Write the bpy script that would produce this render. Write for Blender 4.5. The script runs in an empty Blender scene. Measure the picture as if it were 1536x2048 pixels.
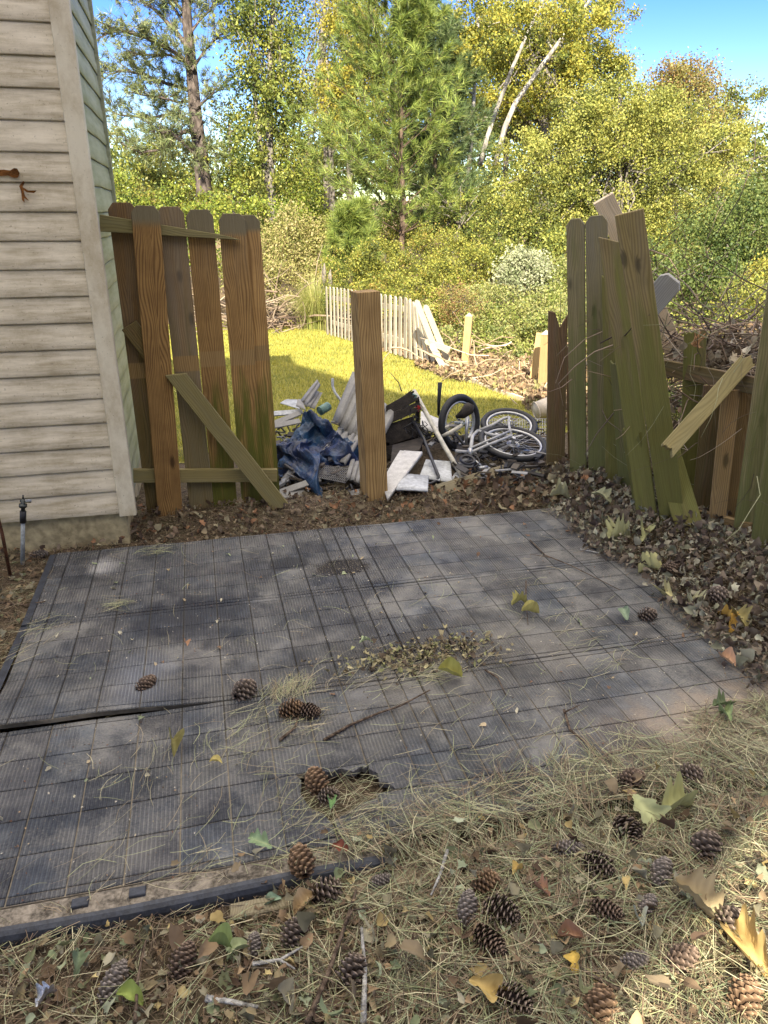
import bpy, bmesh, math, random
import numpy as np
from mathutils import Vector, Matrix
random.seed(7); R = np.random.default_rng(11)
S = bpy.context.scene; C = S.collection
V = Vector; rad = math.radians

# ---------------------------------------------------------------- camera, sky, sun
EYE = 1.78; FPX = 1500.0; PIT = math.atan((1024-430)/FPX); YAW = rad(13.5)
cd = bpy.data.cameras.new('camera'); cam = bpy.data.objects.new('camera', cd); C.objects.link(cam)
cam.location = (0, 0, EYE); cam.rotation_euler = (math.pi/2-PIT, 0, -YAW)
cd.sensor_fit = 'VERTICAL'; cd.sensor_height = 36; cd.lens = FPX/2048*36; cd.clip_start = 0.05; cd.clip_end = 2000
S.camera = cam
S.render.resolution_x = 768; S.render.resolution_y = 1024
SUN_EL = rad(32); SUN_AZ = rad(15)            # light travels towards +Y, a little to +X
w = bpy.data.worlds.new('World'); S.world = w; w.use_nodes = True
nt = w.node_tree; bg = nt.nodes['Background']
sky = nt.nodes.new('ShaderNodeTexSky'); sky.sky_type = 'NISHITA'; sky.sun_disc = False
sky.sun_elevation = SUN_EL; sky.sun_rotation = math.pi+SUN_AZ
sky.altitude = 0; sky.air_density = 1.0; sky.dust_density = 0.0; sky.ozone_density = 2.0
hs = nt.nodes.new('ShaderNodeHueSaturation'); hs.inputs['Saturation'].default_value = 1.5; hs.inputs['Value'].default_value = .84; hs.inputs['Hue'].default_value = .533; nt.links.new(sky.outputs[0], hs.inputs['Color'])
# invented white veil in the unseen upper sky, added to brighten the shade
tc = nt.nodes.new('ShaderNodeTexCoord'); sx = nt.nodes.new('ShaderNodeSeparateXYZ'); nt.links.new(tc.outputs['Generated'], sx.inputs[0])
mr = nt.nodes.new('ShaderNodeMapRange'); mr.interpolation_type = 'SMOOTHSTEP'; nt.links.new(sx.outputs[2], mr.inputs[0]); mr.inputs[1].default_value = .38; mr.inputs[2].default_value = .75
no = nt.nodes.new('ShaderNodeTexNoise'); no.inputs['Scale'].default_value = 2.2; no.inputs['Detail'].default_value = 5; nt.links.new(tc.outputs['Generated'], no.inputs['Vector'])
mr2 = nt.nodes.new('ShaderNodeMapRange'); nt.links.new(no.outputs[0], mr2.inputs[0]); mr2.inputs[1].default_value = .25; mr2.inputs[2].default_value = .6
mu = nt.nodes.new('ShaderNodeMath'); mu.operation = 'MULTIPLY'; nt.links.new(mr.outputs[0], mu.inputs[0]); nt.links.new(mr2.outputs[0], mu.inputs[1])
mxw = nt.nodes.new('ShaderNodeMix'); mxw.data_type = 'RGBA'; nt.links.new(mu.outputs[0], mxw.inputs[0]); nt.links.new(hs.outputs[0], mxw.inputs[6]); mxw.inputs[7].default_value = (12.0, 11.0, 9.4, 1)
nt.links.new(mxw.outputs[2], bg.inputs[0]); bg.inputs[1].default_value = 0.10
sl = bpy.data.lights.new('sun', 'SUN'); sl.energy = 4.5; sl.angle = rad(0.5); sl.color = (1, .91, .75)
so = bpy.data.objects.new('sun', sl); C.objects.link(so)
dv = V((math.sin(SUN_AZ)*math.cos(SUN_EL), math.cos(SUN_AZ)*math.cos(SUN_EL), -math.sin(SUN_EL)))
so.rotation_euler = dv.to_track_quat('-Z', 'Y').to_euler()
S.view_settings.view_transform = 'Standard'; S.view_settings.look = 'None'
S.view_settings.exposure = 1.76; S.view_settings.gamma = 1
S.cycles.max_bounces = 6; S.cycles.transparent_max_bounces = 6

# ---------------------------------------------------------------- helpers
def ray(u, v):
    dx = (u-768)/FPX; dy = (1024-v)/FPX
    f = math.cos(PIT)+dy*math.sin(PIT); up = -math.sin(PIT)+dy*math.cos(PIT)
    return dx*math.cos(YAW)+f*math.sin(YAW), f*math.cos(YAW)-dx*math.sin(YAW), up
def P(u, v, y):                                # point on the plane Y = y
    r = ray(u, v); t = y/r[1]; return V((r[0]*t, y, EYE+r[2]*t))
def Z(u, v, z=0.0):                            # point on the plane Z = z
    r = ray(u, v); t = (z-EYE)/r[2]; return V((r[0]*t, r[1]*t, z))
def nz(x, y, s=1.0, seed=0.0):
    x = np.asarray(x, float)*s+seed; y = np.asarray(y, float)*s-seed*1.7
    return (np.sin(1.7*x+2.3*y+1.1*np.sin(1.3*y))+np.sin(-2.9*x+1.3*y+2+1.3*np.sin(2.1*x))+.6*np.sin(5.1*x+4.3*y+1)+.5*np.sin(-6.7*x+7.9*y))/3.1
def sm(a, b, x): t = np.clip((np.asarray(x, float)-a)/(b-a), 0, 1); return t*t*(3-2*t)
def hz(x, y):                                  # ground height
    x = np.asarray(x, float); y = np.asarray(y, float)
    z = -0.06*np.clip(y-5, 0, 19)-0.05*sm(24, 40, y)
    z = z+5*sm(50, 95, y)
    z = z-0.05*(1-sm(4.2, 4.6, y))*(1-sm(2.0, 2.6, x))
    z = z+.055*sm(0.2, 1.0, x)*(1-sm(1.5, 1.75, y))
    z = z+.10*sm(2.05, 2.6, x)*sm(1.2, 2.2, y)*(1-sm(4.8, 5.6, y))
    z = z+.03*np.exp(-((y-4.45)/.25)**2)
    n = nz(x, y, 3.1)*.012+nz(x, y, 9, 3)*.006
    z = z+n*(1-.8*sm(5.5, 7, y))
    inp = (x > -.93)&(x < 2.5)&(y > 1.66)&(y < 4.2)
    z = np.where(inp&(x < 2.06), np.minimum(z, -.047), z)
    return z
def hz1(x, y): return float(hz(x, y))
def surf(x, y):
    z = hz(x, y); inp = (np.asarray(x) > -.9)&(np.asarray(x) < 2.4)&(np.asarray(y) > 1.68)&(np.asarray(y) < 4.19)
    return np.where(inp, np.maximum(z, .001), z)
def tag(o, label=None, cat=None, group=None, kind=None):
    if label: o['label'] = label
    if cat: o['category'] = cat
    if group: o['group'] = group
    if kind: o['kind'] = kind
    return o
def empty(name, loc, label, cat, group=None):
    o = bpy.data.objects.new(name, None); C.objects.link(o); o.location = loc
    o.empty_display_size = .1
    return tag(o, label, cat, group)
def link(name, me, m, parent=None, M=None):
    o = bpy.data.objects.new(name, me); C.objects.link(o)
    if m is not None: me.materials.append(m)
    if M is not None: o.matrix_world = M
    if parent is not None:
        o.parent = parent
        o.matrix_parent_inverse = wm(parent).inverted()
    return o
def wm(o):
    return o.matrix_world.copy() if o.type != 'EMPTY' else Matrix.LocRotScale(o.location, o.rotation_euler, o.scale)
def np_mesh(name, v, f, col=None, smooth=False):
    me = bpy.data.meshes.new(name); v = np.asarray(v, np.float32); f = np.asarray(f, np.int32)
    n, k = f.shape
    me.vertices.add(len(v)); me.vertices.foreach_set('co', v.ravel())
    me.loops.add(n*k); me.loops.foreach_set('vertex_index', f.ravel())
    me.polygons.add(n); me.polygons.foreach_set('loop_start', np.arange(n, dtype=np.int32)*k)
    me.polygons.foreach_set('loop_total', np.full(n, k, np.int32))
    if smooth: me.polygons.foreach_set('use_smooth', np.ones(n, bool))
    if col is not None:
        a = me.color_attributes.new('col', 'FLOAT_COLOR', 'POINT')
        c = np.ones((len(v), 4), np.float32); c[:, :3] = col; a.data.foreach_set('color', c.ravel())
    me.update(calc_edges=True); return me
class MB:
    def __init__(s): s.v = []; s.f = []; s.c = []
    def add(s, vs, fs, col=(1, 1, 1)):
        b = len(s.v); s.v += [tuple(a) for a in vs]; s.f += [tuple(i+b for i in q) for q in fs]; s.c += [col]*len(vs)
    def box(s, c, d, M=None, col=(1, 1, 1)):
        vs = [V((x*d[0]/2, y*d[1]/2, z*d[2]/2)) for x in (-1, 1) for y in (-1, 1) for z in (-1, 1)]
        if M: vs = [M@a for a in vs]
        vs = [a+V(c) for a in vs]
        s.add(vs, [(0, 1, 3, 2), (4, 6, 7, 5), (0, 4, 5, 1), (2, 3, 7, 6), (0, 2, 6, 4), (1, 5, 7, 3)], col)
    def tube(s, pts, r, n=6, col=(1, 1, 1), cap=True):
        pts = [V(p) for p in pts]; k = len(pts); rr = r if isinstance(r, (list, tuple)) else [r]*k
        vs = []; up = None
        for i, p in enumerate(pts):
            t = (pts[min(i+1, k-1)]-pts[max(i-1, 0)]).normalized()
            if up is None: up = t.orthogonal().normalized()
            up = (up-t*up.dot(t)); up = up.normalized() if up.length > 1e-5 else t.orthogonal().normalized()
            b = t.cross(up)
            for j in range(n):
                a = 2*math.pi*j/n; vs.append(p+(up*math.cos(a)+b*math.sin(a))*rr[i])
        fs = [(i*n+j, i*n+(j+1)%n, (i+1)*n+(j+1)%n, (i+1)*n+j) for i in range(k-1) for j in range(n)]
        if cap: fs += [tuple(range(n-1, -1, -1)), tuple(range((k-1)*n, k*n))]
        s.add(vs, fs, col)
    def ring(s, c, nrm, Rr, r, n=40, m=8, col=(1, 1, 1), sq=1.0):
        c = V(c); nrm = V(nrm).normalized(); a = nrm.orthogonal().normalized(); b = nrm.cross(a); vs = []
        for i in range(n):
            t = 2*math.pi*i/n; d = a*math.cos(t)+b*math.sin(t)
            for j in range(m):
                q = 2*math.pi*j/m; vs.append(c+d*(Rr+r*math.cos(q))+nrm*(r*sq*math.sin(q)))
        fs = [(i*m+j, ((i+1)%n)*m+j, ((i+1)%n)*m+(j+1)%m, i*m+(j+1)%m) for i in range(n) for j in range(m)]
        s.add(vs, fs, col)
    def build(s, name, m, parent=None, smooth=False, bevel=0):
        me = bpy.data.meshes.new(name); me.from_pydata(s.v, [], s.f)
        a = me.color_attributes.new('col', 'FLOAT_COLOR', 'POINT')
        for i, c in enumerate(s.c): a.data[i].color = (*c, 1)
        if smooth:
            for p in me.polygons: p.use_smooth = True
        o = link(name, me, m, parent)
        if bevel:
            b = o.modifiers.new('b', 'BEVEL'); b.width = bevel; b.segments = 1
        return o
# ---------------------------------------------------------------- materials
class MT:
    def __init__(s, name, rough=.8, spec=.3):
        s.m = bpy.data.materials.new(name); s.m.use_nodes = True; s.t = s.m.node_tree; s.b = s.t.nodes['Principled BSDF']
        s.b.inputs['Roughness'].default_value = rough; s.b.inputs['Specular IOR Level'].default_value = spec
    def n(s, t, **k):
        q = s.t.nodes.new('ShaderNode'+t)
        for a, b in k.items():
            if a in q.inputs: s.set(q.inputs[a], b)
            else: setattr(q, a, b)
        return q
    def set(s, i, v):
        if hasattr(v, 'is_linked') or hasattr(v, 'links'): s.t.links.new(v, i)
        elif isinstance(v, (tuple, list)) and len(v) == 3 and i.type == 'RGBA': i.default_value = (*v, 1)
        else: i.default_value = v
    def math(s, op, a, b=None, c=None):
        q = s.t.nodes.new('ShaderNodeMath'); q.operation = op
        for i, v in enumerate((a, b, c)):
            if v is not None: s.set(q.inputs[i], v)
        return q.outputs[0]
    def mix(s, f, a, b, mode='MIX'):
        q = s.t.nodes.new('ShaderNodeMix'); q.data_type = 'RGBA'; q.blend_type = mode; q.clamp_factor = True
        s.set(q.inputs[0], f); s.set(q.inputs[6], a); s.set(q.inputs[7], b); return q.outputs[2]
    def noise(s, vec, sc, det=4, rough=.55, dist=0):
        q = s.t.nodes.new('ShaderNodeTexNoise'); q.inputs['Scale'].default_value = sc; q.inputs['Detail'].default_value = det
        q.inputs['Roughness'].default_value = rough; q.inputs['Distortion'].default_value = dist
        if vec is not None: s.t.links.new(vec, q.inputs['Vector'])
        return q.outputs[0]
    def rng(s, v, a, b, c=0., d=1., st=True):
        q = s.t.nodes.new('ShaderNodeMapRange'); q.interpolation_type = 'SMOOTHSTEP' if st else 'LINEAR'
        for i, x in enumerate((v, a, b, c, d)): s.set(q.inputs[i], x)
        return q.outputs[0]
    def map(s, vec, sc=(1, 1, 1), loc=(0, 0, 0)):
        q = s.t.nodes.new('ShaderNodeMapping'); s.t.links.new(vec, q.inputs[0]); s.set(q.inputs['Location'], loc); q.inputs['Scale'].default_value = sc
        return q.outputs[0]
    def obj(s): return s.n('TexCoord').outputs['Object']
    def gen(s): return s.n('NewGeometry').outputs['Position']
    def col(s, c): s.set(s.b.inputs['Base Color'], c); return s
    def bump(s, h, st=.5, d=.01):
        q = s.t.nodes.new('ShaderNodeBump'); q.inputs['Strength'].default_value = st; q.inputs['Distance'].default_value = d
        s.t.links.new(h, q.inputs['Height']); s.t.links.new(q.outputs[0], s.b.inputs['Normal'])
def simple(name, c, rough=.7, spec=.3, metal=0, var=.25, sc=20):
    m = MT(name, rough, spec); m.b.inputs['Metallic'].default_value = metal
    n = m.noise(m.obj(), sc); n2 = m.noise(m.obj(), sc*6, 2)
    f = m.math('ADD', m.math('MULTIPLY', n, .6), m.math('MULTIPLY', n2, .4))
    d = tuple(x*(1-var*1.6) for x in c); l = tuple(min(1, x*(1+var*1.2)) for x in c)
    m.col(m.mix(m.rng(f, .3, .7), d, l)); m.bump(n2, .2, .004); return m.m
def attr_mat(name, rough=.7, spec=.2, trans=0.0):
    m = MT(name, rough, spec); a = m.n('Attribute', attribute_name='col').outputs['Color']; m.col(a)
    if trans:
        out = m.t.nodes['Material Output']; tr = m.n('BsdfTranslucent'); m.t.links.new(a, tr.inputs[0])
        mx = m.n('MixShader'); mx.inputs[0].default_value = trans
        m.t.links.new(m.b.outputs[0], mx.inputs[1]); m.t.links.new(tr.outputs[0], mx.inputs[2]); m.t.links.new(mx.outputs[0], out.inputs[0])
    return m.m
def wood(name, light, dark, green=0., gcol=(.09, .10, .018), g0=1.9, g1=.2, grey=0., gtop=None, freq=150, band=None, knot=True, top=None):
    m = MT(name, .78, .22); o = m.obj(); r = m.n('ObjectInfo').outputs['Random']
    off = m.n('CombineXYZ'); m.set(off.inputs[0], m.math('MULTIPLY', r, 37.)); m.set(off.inputs[2], m.math('MULTIPLY', r, 91.))
    sep = m.n('SeparateXYZ', Vector=o); x, z = sep.outputs[0], sep.outputs[2]
    n1 = m.noise(m.map(o, (5, 5, 1.1), off.outputs[0]), 1., 2, .5)
    n2 = m.noise(m.map(o, (90, 90, 3), off.outputs[0]), 1., 3)
    n3 = m.noise(m.map(o, (3, 3, 3), off.outputs[0]), 2., 4, .6)
    vo = m.n('TexVoronoi', Vector=m.map(o, (9, 9, 3.2), off.outputs[0])); kd = vo.outputs['Distance']; vo.inputs['Scale'].default_value = 1.
    ks = m.rng(vo.outputs['Color'], .68, .72)
    kn = m.math('MULTIPLY', m.rng(kd, .20, .07), ks) if knot else 0.
    warp = m.math('MULTIPLY_ADD', n1, .17, m.math('MULTIPLY', kn, .012))
    ph = m.math('ADD', m.math('ABSOLUTE', m.math('ADD', x, m.math('MULTIPLY_ADD', r, .06, -.03))), warp)
    band_ = m.math('MULTIPLY_ADD', m.math('SINE', m.math('MULTIPLY', ph, float(freq)*3.6)), .5, .5)
    f = m.math('ADD', m.math('MULTIPLY', m.math('POWER', band_, 1.6), .42), m.math('MULTIPLY', n2, .52))
    c = m.mix(m.rng(f, .15, .85), light, dark)
    c = m.mix(m.math('MULTIPLY', m.rng(n3, .35, .75), .45), c, dark)
    c = m.mix(m.math('MULTIPLY', kn, .85), c, tuple(d*.35 for d in dark))
    hsv = m.n('HueSaturation', Color=c); m.set(hsv.inputs['Value'], m.math('MULTIPLY_ADD', r, .5, .75)); c = hsv.outputs[0]
    if grey:
        gf = m.rng(m.noise(m.map(o, (25, 25, 2), off.outputs[0]), 1., 4), .35, .65, .2, 1.)
        if gtop: gf = m.math('MULTIPLY', gf, m.rng(z, gtop[0], gtop[1]))
        c = m.mix(m.math('MULTIPLY', gf, grey), c, m.mix(n2, (.10, .095, .075), (.27, .25, .21)))
    if green:
        gn = m.noise(m.map(o, (14, 14, 1.3), off.outputs[0]), 1., 4, .6)
        gf = m.rng(m.math('ADD', gn, m.rng(z, g0, g1, -.22, .22, False)), .42, .66)
        c = m.mix(m.math('MULTIPLY', gf, green), c, m.mix(n2, tuple(g*.6 for g in gcol), tuple(g*1.5 for g in gcol)))
    if top: c = m.mix(m.rng(z, top[0], top[1]), c, m.mix(n2, (.12, .10, .055), (.20, .17, .11)), 'MIX')
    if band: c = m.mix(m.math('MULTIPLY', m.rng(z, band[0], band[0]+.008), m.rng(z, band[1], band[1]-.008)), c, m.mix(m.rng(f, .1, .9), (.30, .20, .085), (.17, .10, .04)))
    m.col(c); m.bump(f, .55, .0025); return m.m
W_gate = wood('gate_wood', (.37, .225, .082), (.14, .075, .027), .95, (.085, .09, .015), 1.25, .05, .2, (1.2, 1.8), band=(.93, 1.03), top=(1.66, 1.70))
W_gate_dark = wood('gate_wood_dark', (.17, .10, .04), (.08, .045, .018), .3, grey=.2, band=(.93, 1.03))
W_gate_front = wood('gate_wood_front', (.38, .225, .08), (.13, .066, .024), 0, freq=170, top=(1.72, 1.78))
W_gate_grey = wood('gate_wood_grey', (.33, .23, .12), (.18, .115, .055), .3, grey=.35, band=(.93, 1.03))
W_rail = wood('rail_wood', (.30, .225, .10), (.17, .115, .048), .42, (.14, .145, .05), 3, 2, .25)
W_post = wood('post_wood', (.39, .26, .11), (.17, .10, .04), .2, (.08, .08, .02), .3, -.2, freq=120)
W_green = wood('fence_wood_green', (.28, .235, .12), (.15, .13, .065), .85, (.125, .135, .045), 1.9, .2, .5, (1.1, 1.8))
W_green2 = wood('fence_wood_mossy', (.26, .20, .085), (.135, .10, .042), .8, (.135, .138, .034), 2.3, .6, .2)
W_brown = wood('fence_wood_brown', (.19, .115, .055), (.095, .055, .027), .3, grey=.25)
W_tan = wood('fence_wood_tan', (.34, .22, .095), (.18, .105, .045), .15, grey=.2)
W_pale = wood('pale_wood', (.80, .66, .46), (.56, .43, .28), 0, grey=.25, knot=True)
W_grey = wood('grey_wood', (.46, .45, .42), (.30, .29, .27), 0, grey=.2)
W_white = wood('sunbleached_wood', (.46, .41, .31), (.34, .29, .20), 0, grey=.25, knot=False)
W_sunpost = wood('yellow_pine', (.46, .33, .15), (.30, .19, .08), 0, knot=False)
W_fresh = simple('broken_wood_fibres', (.38, .22, .11), .9, .1, var=.4, sc=60)
W_plank = wood('plank_wood', (.36, .30, .20), (.22, .17, .11), .2, grey=.3)
# ground
m = MT('soil', .95, .1); g = m.gen(); n1 = m.noise(g, 3, 5); n2 = m.noise(g, 40, 4); n3 = m.noise(g, 220, 2)
c = m.mix(m.rng(n2, .3, .7), (.035, .026, .017), (.12, .09, .06)); c = m.mix(m.rng(n3, .62, .7), c, (.30, .24, .17)); c = m.mix(m.rng(n1, .4, .7, 0, .6), c, (.10, .085, .05))
sp = m.n('SeparateXYZ', Vector=g); c = m.mix(m.rng(sp.outputs[1], 7, 12), c, m.mix(n2, (.12, .09, .05), (.24, .17, .09)))
m.col(c); m.bump(n2, 1., .02); M_soil = m.m
m = MT('lawn_turf', .95, .1); g = m.gen(); n1 = m.noise(g, 1.3, 4); n2 = m.noise(g, 60, 3)
m.col(m.mix(m.rng(n2, .3, .7), m.mix(n1, (.14, .15, .04), (.22, .20, .06)), (.34, .30, .08))); m.bump(n2, 1, .02); M_turf = m.m
# rubber mat
m = MT('rubber', .62, .35); g = m.gen(); a = m.n('Attribute', attribute_name='col').outputs['Color']
n1 = m.noise(g, 1.6, 5, .6); n2 = m.noise(g, 9, 6, .65); n3 = m.noise(g, 130, 3); n4 = m.noise(m.map(g, (1, 1, 1), (5, 3, 1)), 4.5, 5, .7)
sp = m.n('SeparateXYZ', Vector=g); X, Y = sp.outputs[0], sp.outputs[1]
c = m.mix(m.rng(n2, .3, .72), (.052, .054, .058), (.130, .130, .128))
c = m.mix(1., c, a, 'MULTIPLY')
c = m.mix(m.rng(m.noise(g, 1.1, 3, .5), .36, .6), m.mix(.3, c, (.02, .022, .03)), c); dust = m.mix(n2, (.14, .136, .124), (.25, .24, .215))
c = m.mix(m.rng(m.math('ADD', m.math('MULTIPLY', n4, .7), m.math('MULTIPLY', n3, .3)), .40, .62, 0., .85), c, dust)
def spot(cx, cy, rx, ry):
    dx = m.math('DIVIDE', m.math('SUBTRACT', X, cx), rx); dy = m.math('DIVIDE', m.math('SUBTRACT', Y, cy), ry)
    d = m.math('ADD', m.math('MULTIPLY', dx, dx), m.math('MULTIPLY', dy, dy)); return m.math('ADD', m.math('SQRT', d), m.math('MULTIPLY_ADD', n2, 1.3, -.65))
c = m.mix(m.rng(spot(-.36, 2.78, .17, .26), 1.1, .1, 0, .6), c, (.25, .265, .29))
c = m.mix(m.rng(spot(-.62, 3.95, .10, .16), 1., .3, 0, .8), c, (.38, .37, .35))
c = m.mix(m.rng(spot(-.2, 3.3, .45, .35), 1., .2, 0, .75), c, (.022, .024, .032))
c = m.mix(m.rng(spot(.63, 3.63, .20, .11), 1., .6, 0, .9), c, m.mix(m.rng(n3, .58, .66), (.020, .015, .011), (.36, .30, .2)))
c = m.mix(m.rng(spot(.35, 3.75, .16, .10), 1., .6, 0, .7), c, (.020, .020, .022))
sand = m.mix(n3, (.22, .17, .12), (.38, .31, .23))
c = m.mix(m.rng(spot(1.95, 1.88, .75, .34), 1.15, .35, 0, .92), c, sand)
c = m.mix(m.rng(spot(.9, 2.6, .9, .5), 1.2, .2, 0, .4), c, (.13, .115, .09))
rib = m.math('SINE', m.math('MULTIPLY', X, 2*math.pi/.0132)); rm = m.rng(m.math('ADD', m.noise(m.map(g, (1, 1, 1), (3, 7, 0)), 2.6, 3), m.rng(X, .3, 1.6, .06, -.08, False)), .38, .54)
c = m.mix(m.math('MULTIPLY', m.math('MULTIPLY', m.rng(rib, -.3, .8), rm), .55), c, m.mix(.65, c, (.025, .028, .035)))
m.col(c)
m.bump(m.math('ADD', m.math('MULTIPLY', rib, m.math('MULTIPLY', rm, .8)), m.math('MULTIPLY', n3, 1.)), .9, .005)
m.set(m.b.inputs['Roughness'], m.rng(n4, .3, .7, .5, .85)); M_rub = m.m
m = MT('groove_dirt', .95, .1); g = m.gen(); n2 = m.noise(g, 60, 3); n1 = m.noise(g, 2.3, 3); sp = m.n('SeparateXYZ', Vector=g)
d = m.mix(n2, (.025, .024, .022), (.075, .068, .058)); l = m.mix(n2, (.12, .105, .08), (.34, .295, .23))
m.col(m.mix(m.rng(m.math('ADD', n1, m.rng(sp.outputs[1], 3.4, 1.6, -.18, .2)), .42, .62), d, l)); M_groove = m.m
M_sand = simple('sand', (.19, .165, .13), .95, .1, var=.5, sc=18)
M_redge = simple('rubber_edge', (.035, .040, .052), .5, .4, var=.3)
M_black = simple('black_rubber', (.018, .018, .02), .6, .4)
# house
def vinyl(name, c, grime, k, st=(1.5, 1.5, 14)):
    m = MT(name, .45, .35); g = m.gen(); n1 = m.noise(g, 2.2, 6, .62); n2 = m.noise(m.map(g, st), 2.5, 5, .65); n3 = m.noise(g, 90, 2)
    f = m.math('ADD', m.math('MULTIPLY', n1, .5), m.math('MULTIPLY', n2, .5)); q = m.mix(m.rng(f, .38, .66, 0, k), c, grime)
    n4 = m.noise(g, 14, 5, .7, 1.5); q = m.mix(m.rng(m.math('ABSOLUTE', m.math('SUBTRACT', n4, .5)), .012, .0, 0, .3), q, tuple(min(1, x*1.25) for x in c))
    m.col(m.mix(m.rng(n3, .66, .72, 0, .5), q, tuple(x*.35 for x in grime))); m.bump(n2, .12, .004); return m.m
M_sid = vinyl('vinyl_beige', (.66, .59, .455), (.33, .275, .175), 1.)
M_sidg = vinyl('vinyl_algae_green', (.36, .375, .26), (.19, .21, .11), .9)
M_trim = vinyl('vinyl_cream', (.62, .57, .44), (.36, .29, .18), .8, (6, 6, 3))
M_conc = simple('foundation_concrete', (.38, .32, .19), .9, .15, var=.3, sc=5)
M_sheath = simple('exposed_sheathing', (.16, .065, .018), .9, .1, var=.5, sc=30)
M_wallb = simple('stucco', (.42, .38, .31), .9, .1, var=.1)
M_roof = simple('roof_shingles', (.07, .06, .05), .9, .1)
M_pipe = simple('weathered_pvc', (.27, .29, .29), .6, .3); M_brass = simple('tarnished_brass', (.06, .065, .06), .5, .5, .6)
M_rust = simple('rusty_iron', (.10, .045, .025), .85, .2, .2, .5)
M_leaf = attr_mat('leaf_tissue', .55, .3, .32); M_ndl = attr_mat('pine_needle', .5, .35, .15); M_dry = attr_mat('dry_leaf', .8, .15, .12); M_cone = attr_mat('cone_scale', .6, .3)
def bark(name, a, b, sc=12):
    m = MT(name, .9, .15); g = m.obj(); n = m.noise(m.map(g, (1, 1, .35)), sc, 5, .65); m.col(m.mix(m.rng(n, .35, .65), a, b)); m.bump(n, 1, .02); return m.m
B_pine = bark('pine_bark', (.045, .036, .03), (.15, .12, .10)); B_red = bark('young_pine_bark', (.06, .042, .03), (.17, .12, .085)); B_grey = bark('grey_bark', (.10, .09, .075), (.26, .23, .19))
B_white = bark('pale_bark', (.16, .145, .12), (.42, .39, .33), 9); B_stick = bark('stick_bark', (.06, .042, .03), (.19, .14, .10), 50); B_pale = bark('stripped_stick', (.26, .25, .22), (.52, .51, .47), 50)
# debris
M_tarp = None
M_grey = simple('grey_vinyl', (.20, .195, .185), .5, .4, var=.12); M_whitep = simple('white_panel', (.38, .395, .41), .5, .4, var=.3, sc=7); M_beigep = simple('offwhite_panel', (.50, .49, .47), .6, .3, var=.15)
M_dark = simple('charred_plastic', (.028, .022, .018), .7, .3, var=.5); M_alu = simple('aluminium', (.42, .42, .42), .35, .5, .7, var=.15); M_wpaint = simple('white_paint', (.36, .36, .36), .4, .5, var=.15)
M_blackm = simple('black_metal', (.02, .02, .025), .4, .5, .3); M_teal = simple('teal_tin', (.14, .24, .21), .5, .4); M_bucket = simple('cream_plastic', (.55, .48, .38), .5, .4, var=.1)
M_red = simple('red_plastic', (.45, .03, .03), .4, .5); M_tube = simple('dull_tube', (.42, .40, .34), .5, .4, var=.2)
m = MT('tarpaulin', .38, .5); g = m.obj(); n = m.noise(g, 2.6, 4); n2 = m.noise(g, 12, 5, .65); ck = m.noise(m.map(g, (1, 1, 1)), 160, 1)
m.col(m.mix(m.rng(n, .46, .66), m.mix(m.rng(n2, .35, .7), (.002, .006, .030), (.007, .022, .090)), m.mix(m.rng(n2, .3, .7), (.006, .028, .065), (.020, .075, .16)))); m.bump(m.math('ADD', n2, m.math('MULTIPLY', ck, .2)), .8, .02); M_tarp = m.m

# ---------------------------------------------------------------- ground, lawn
def axis(segs):
    o = []
    for a, b, s in segs: o += list(np.arange(a, b, s))
    return np.array(o+[segs[-1][1]])
def sheet(name, xs, ys, fz, m, kind='structure', mask=None):
    gx, gy = np.meshgrid(xs, ys); v = np.stack([gx.ravel(), gy.ravel(), fz(gx, gy).ravel()], 1); nx = len(xs)
    i, j = np.meshgrid(np.arange(len(ys)-1), np.arange(nx-1), indexing='ij'); a = (i*nx+j).ravel()
    f = np.stack([a, a+1, a+nx+1, a+nx], 1)
    if mask is not None:
        cen = v[f].mean(1); f = f[mask(cen[:, 0], cen[:, 1])]
    o = link(name, np_mesh(name, v, f, smooth=True), m); return tag(o, kind=kind)
sheet('ground', axis([(-400, -20, 40), (-20, -2, 1), (-2, 4, .03), (4, 8, .25), (8, 40, 2), (40, 400, 40)]), axis([(-60, 0, 6), (0, .6, .1), (.6, 6, .03), (6, 26, .5), (26, 60, 4), (60, 700, 60)]), hz, M_soil)
def lawn_edge(y): return 3.35-.045*(y-7)+.12*np.sin(y*1.7)+.05*np.sin(y*5.1)
def lmask(x, y): return (x < lawn_edge(y))&(y > 6.1+.15*np.sin(x*4)+.1*np.sin(x*11+1))&(y < 21.5+.5*np.sin(x*1.3))
sheet('lawn', axis([(-14, -1, .6), (-1, 4, .06)]), axis([(5.8, 23, .08)]), lambda x, y: hz(x, y)+.004, M_turf, mask=lmask)
n = 190000; x = R.uniform(-2.5, 3.6, n); y = 5.9+16*R.random(n)**1.35; k = lmask(x, y); x, y = x[k], y[k]; n = len(x)
h = R.uniform(.02, .05, n)*(1+(y-6)*.02); a = R.uniform(0, 6.283, n); wd = .0035*(1+(y-6)*.12); z = hz(x, y)+.003
lx = np.cos(a+1.5)*h*R.uniform(.1, .9, n); ly = np.sin(a+1.5)*h*R.uniform(.1, .9, n)
v = np.stack([np.stack([x-np.cos(a)*wd, y-np.sin(a)*wd, z], 1), np.stack([x+np.cos(a)*wd, y+np.sin(a)*wd, z], 1), np.stack([x+lx, y+ly, z+h], 1)], 1).reshape(-1, 3)
t = np.clip(R.random(n)+.25*nz(x, y, 2.2), 0, 1)[:, None]; c = (1-t)*np.array([.19, .22, .05])+t*np.array([.50, .44, .08])
o = link('lawn_grass', np_mesh('lawn_grass', v, np.arange(3*n).reshape(-1, 3), np.repeat(c, 3, 0)), M_leaf); tag(o, 'short yellow green grass covering the lawn', 'grass', kind='stuff')

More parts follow.
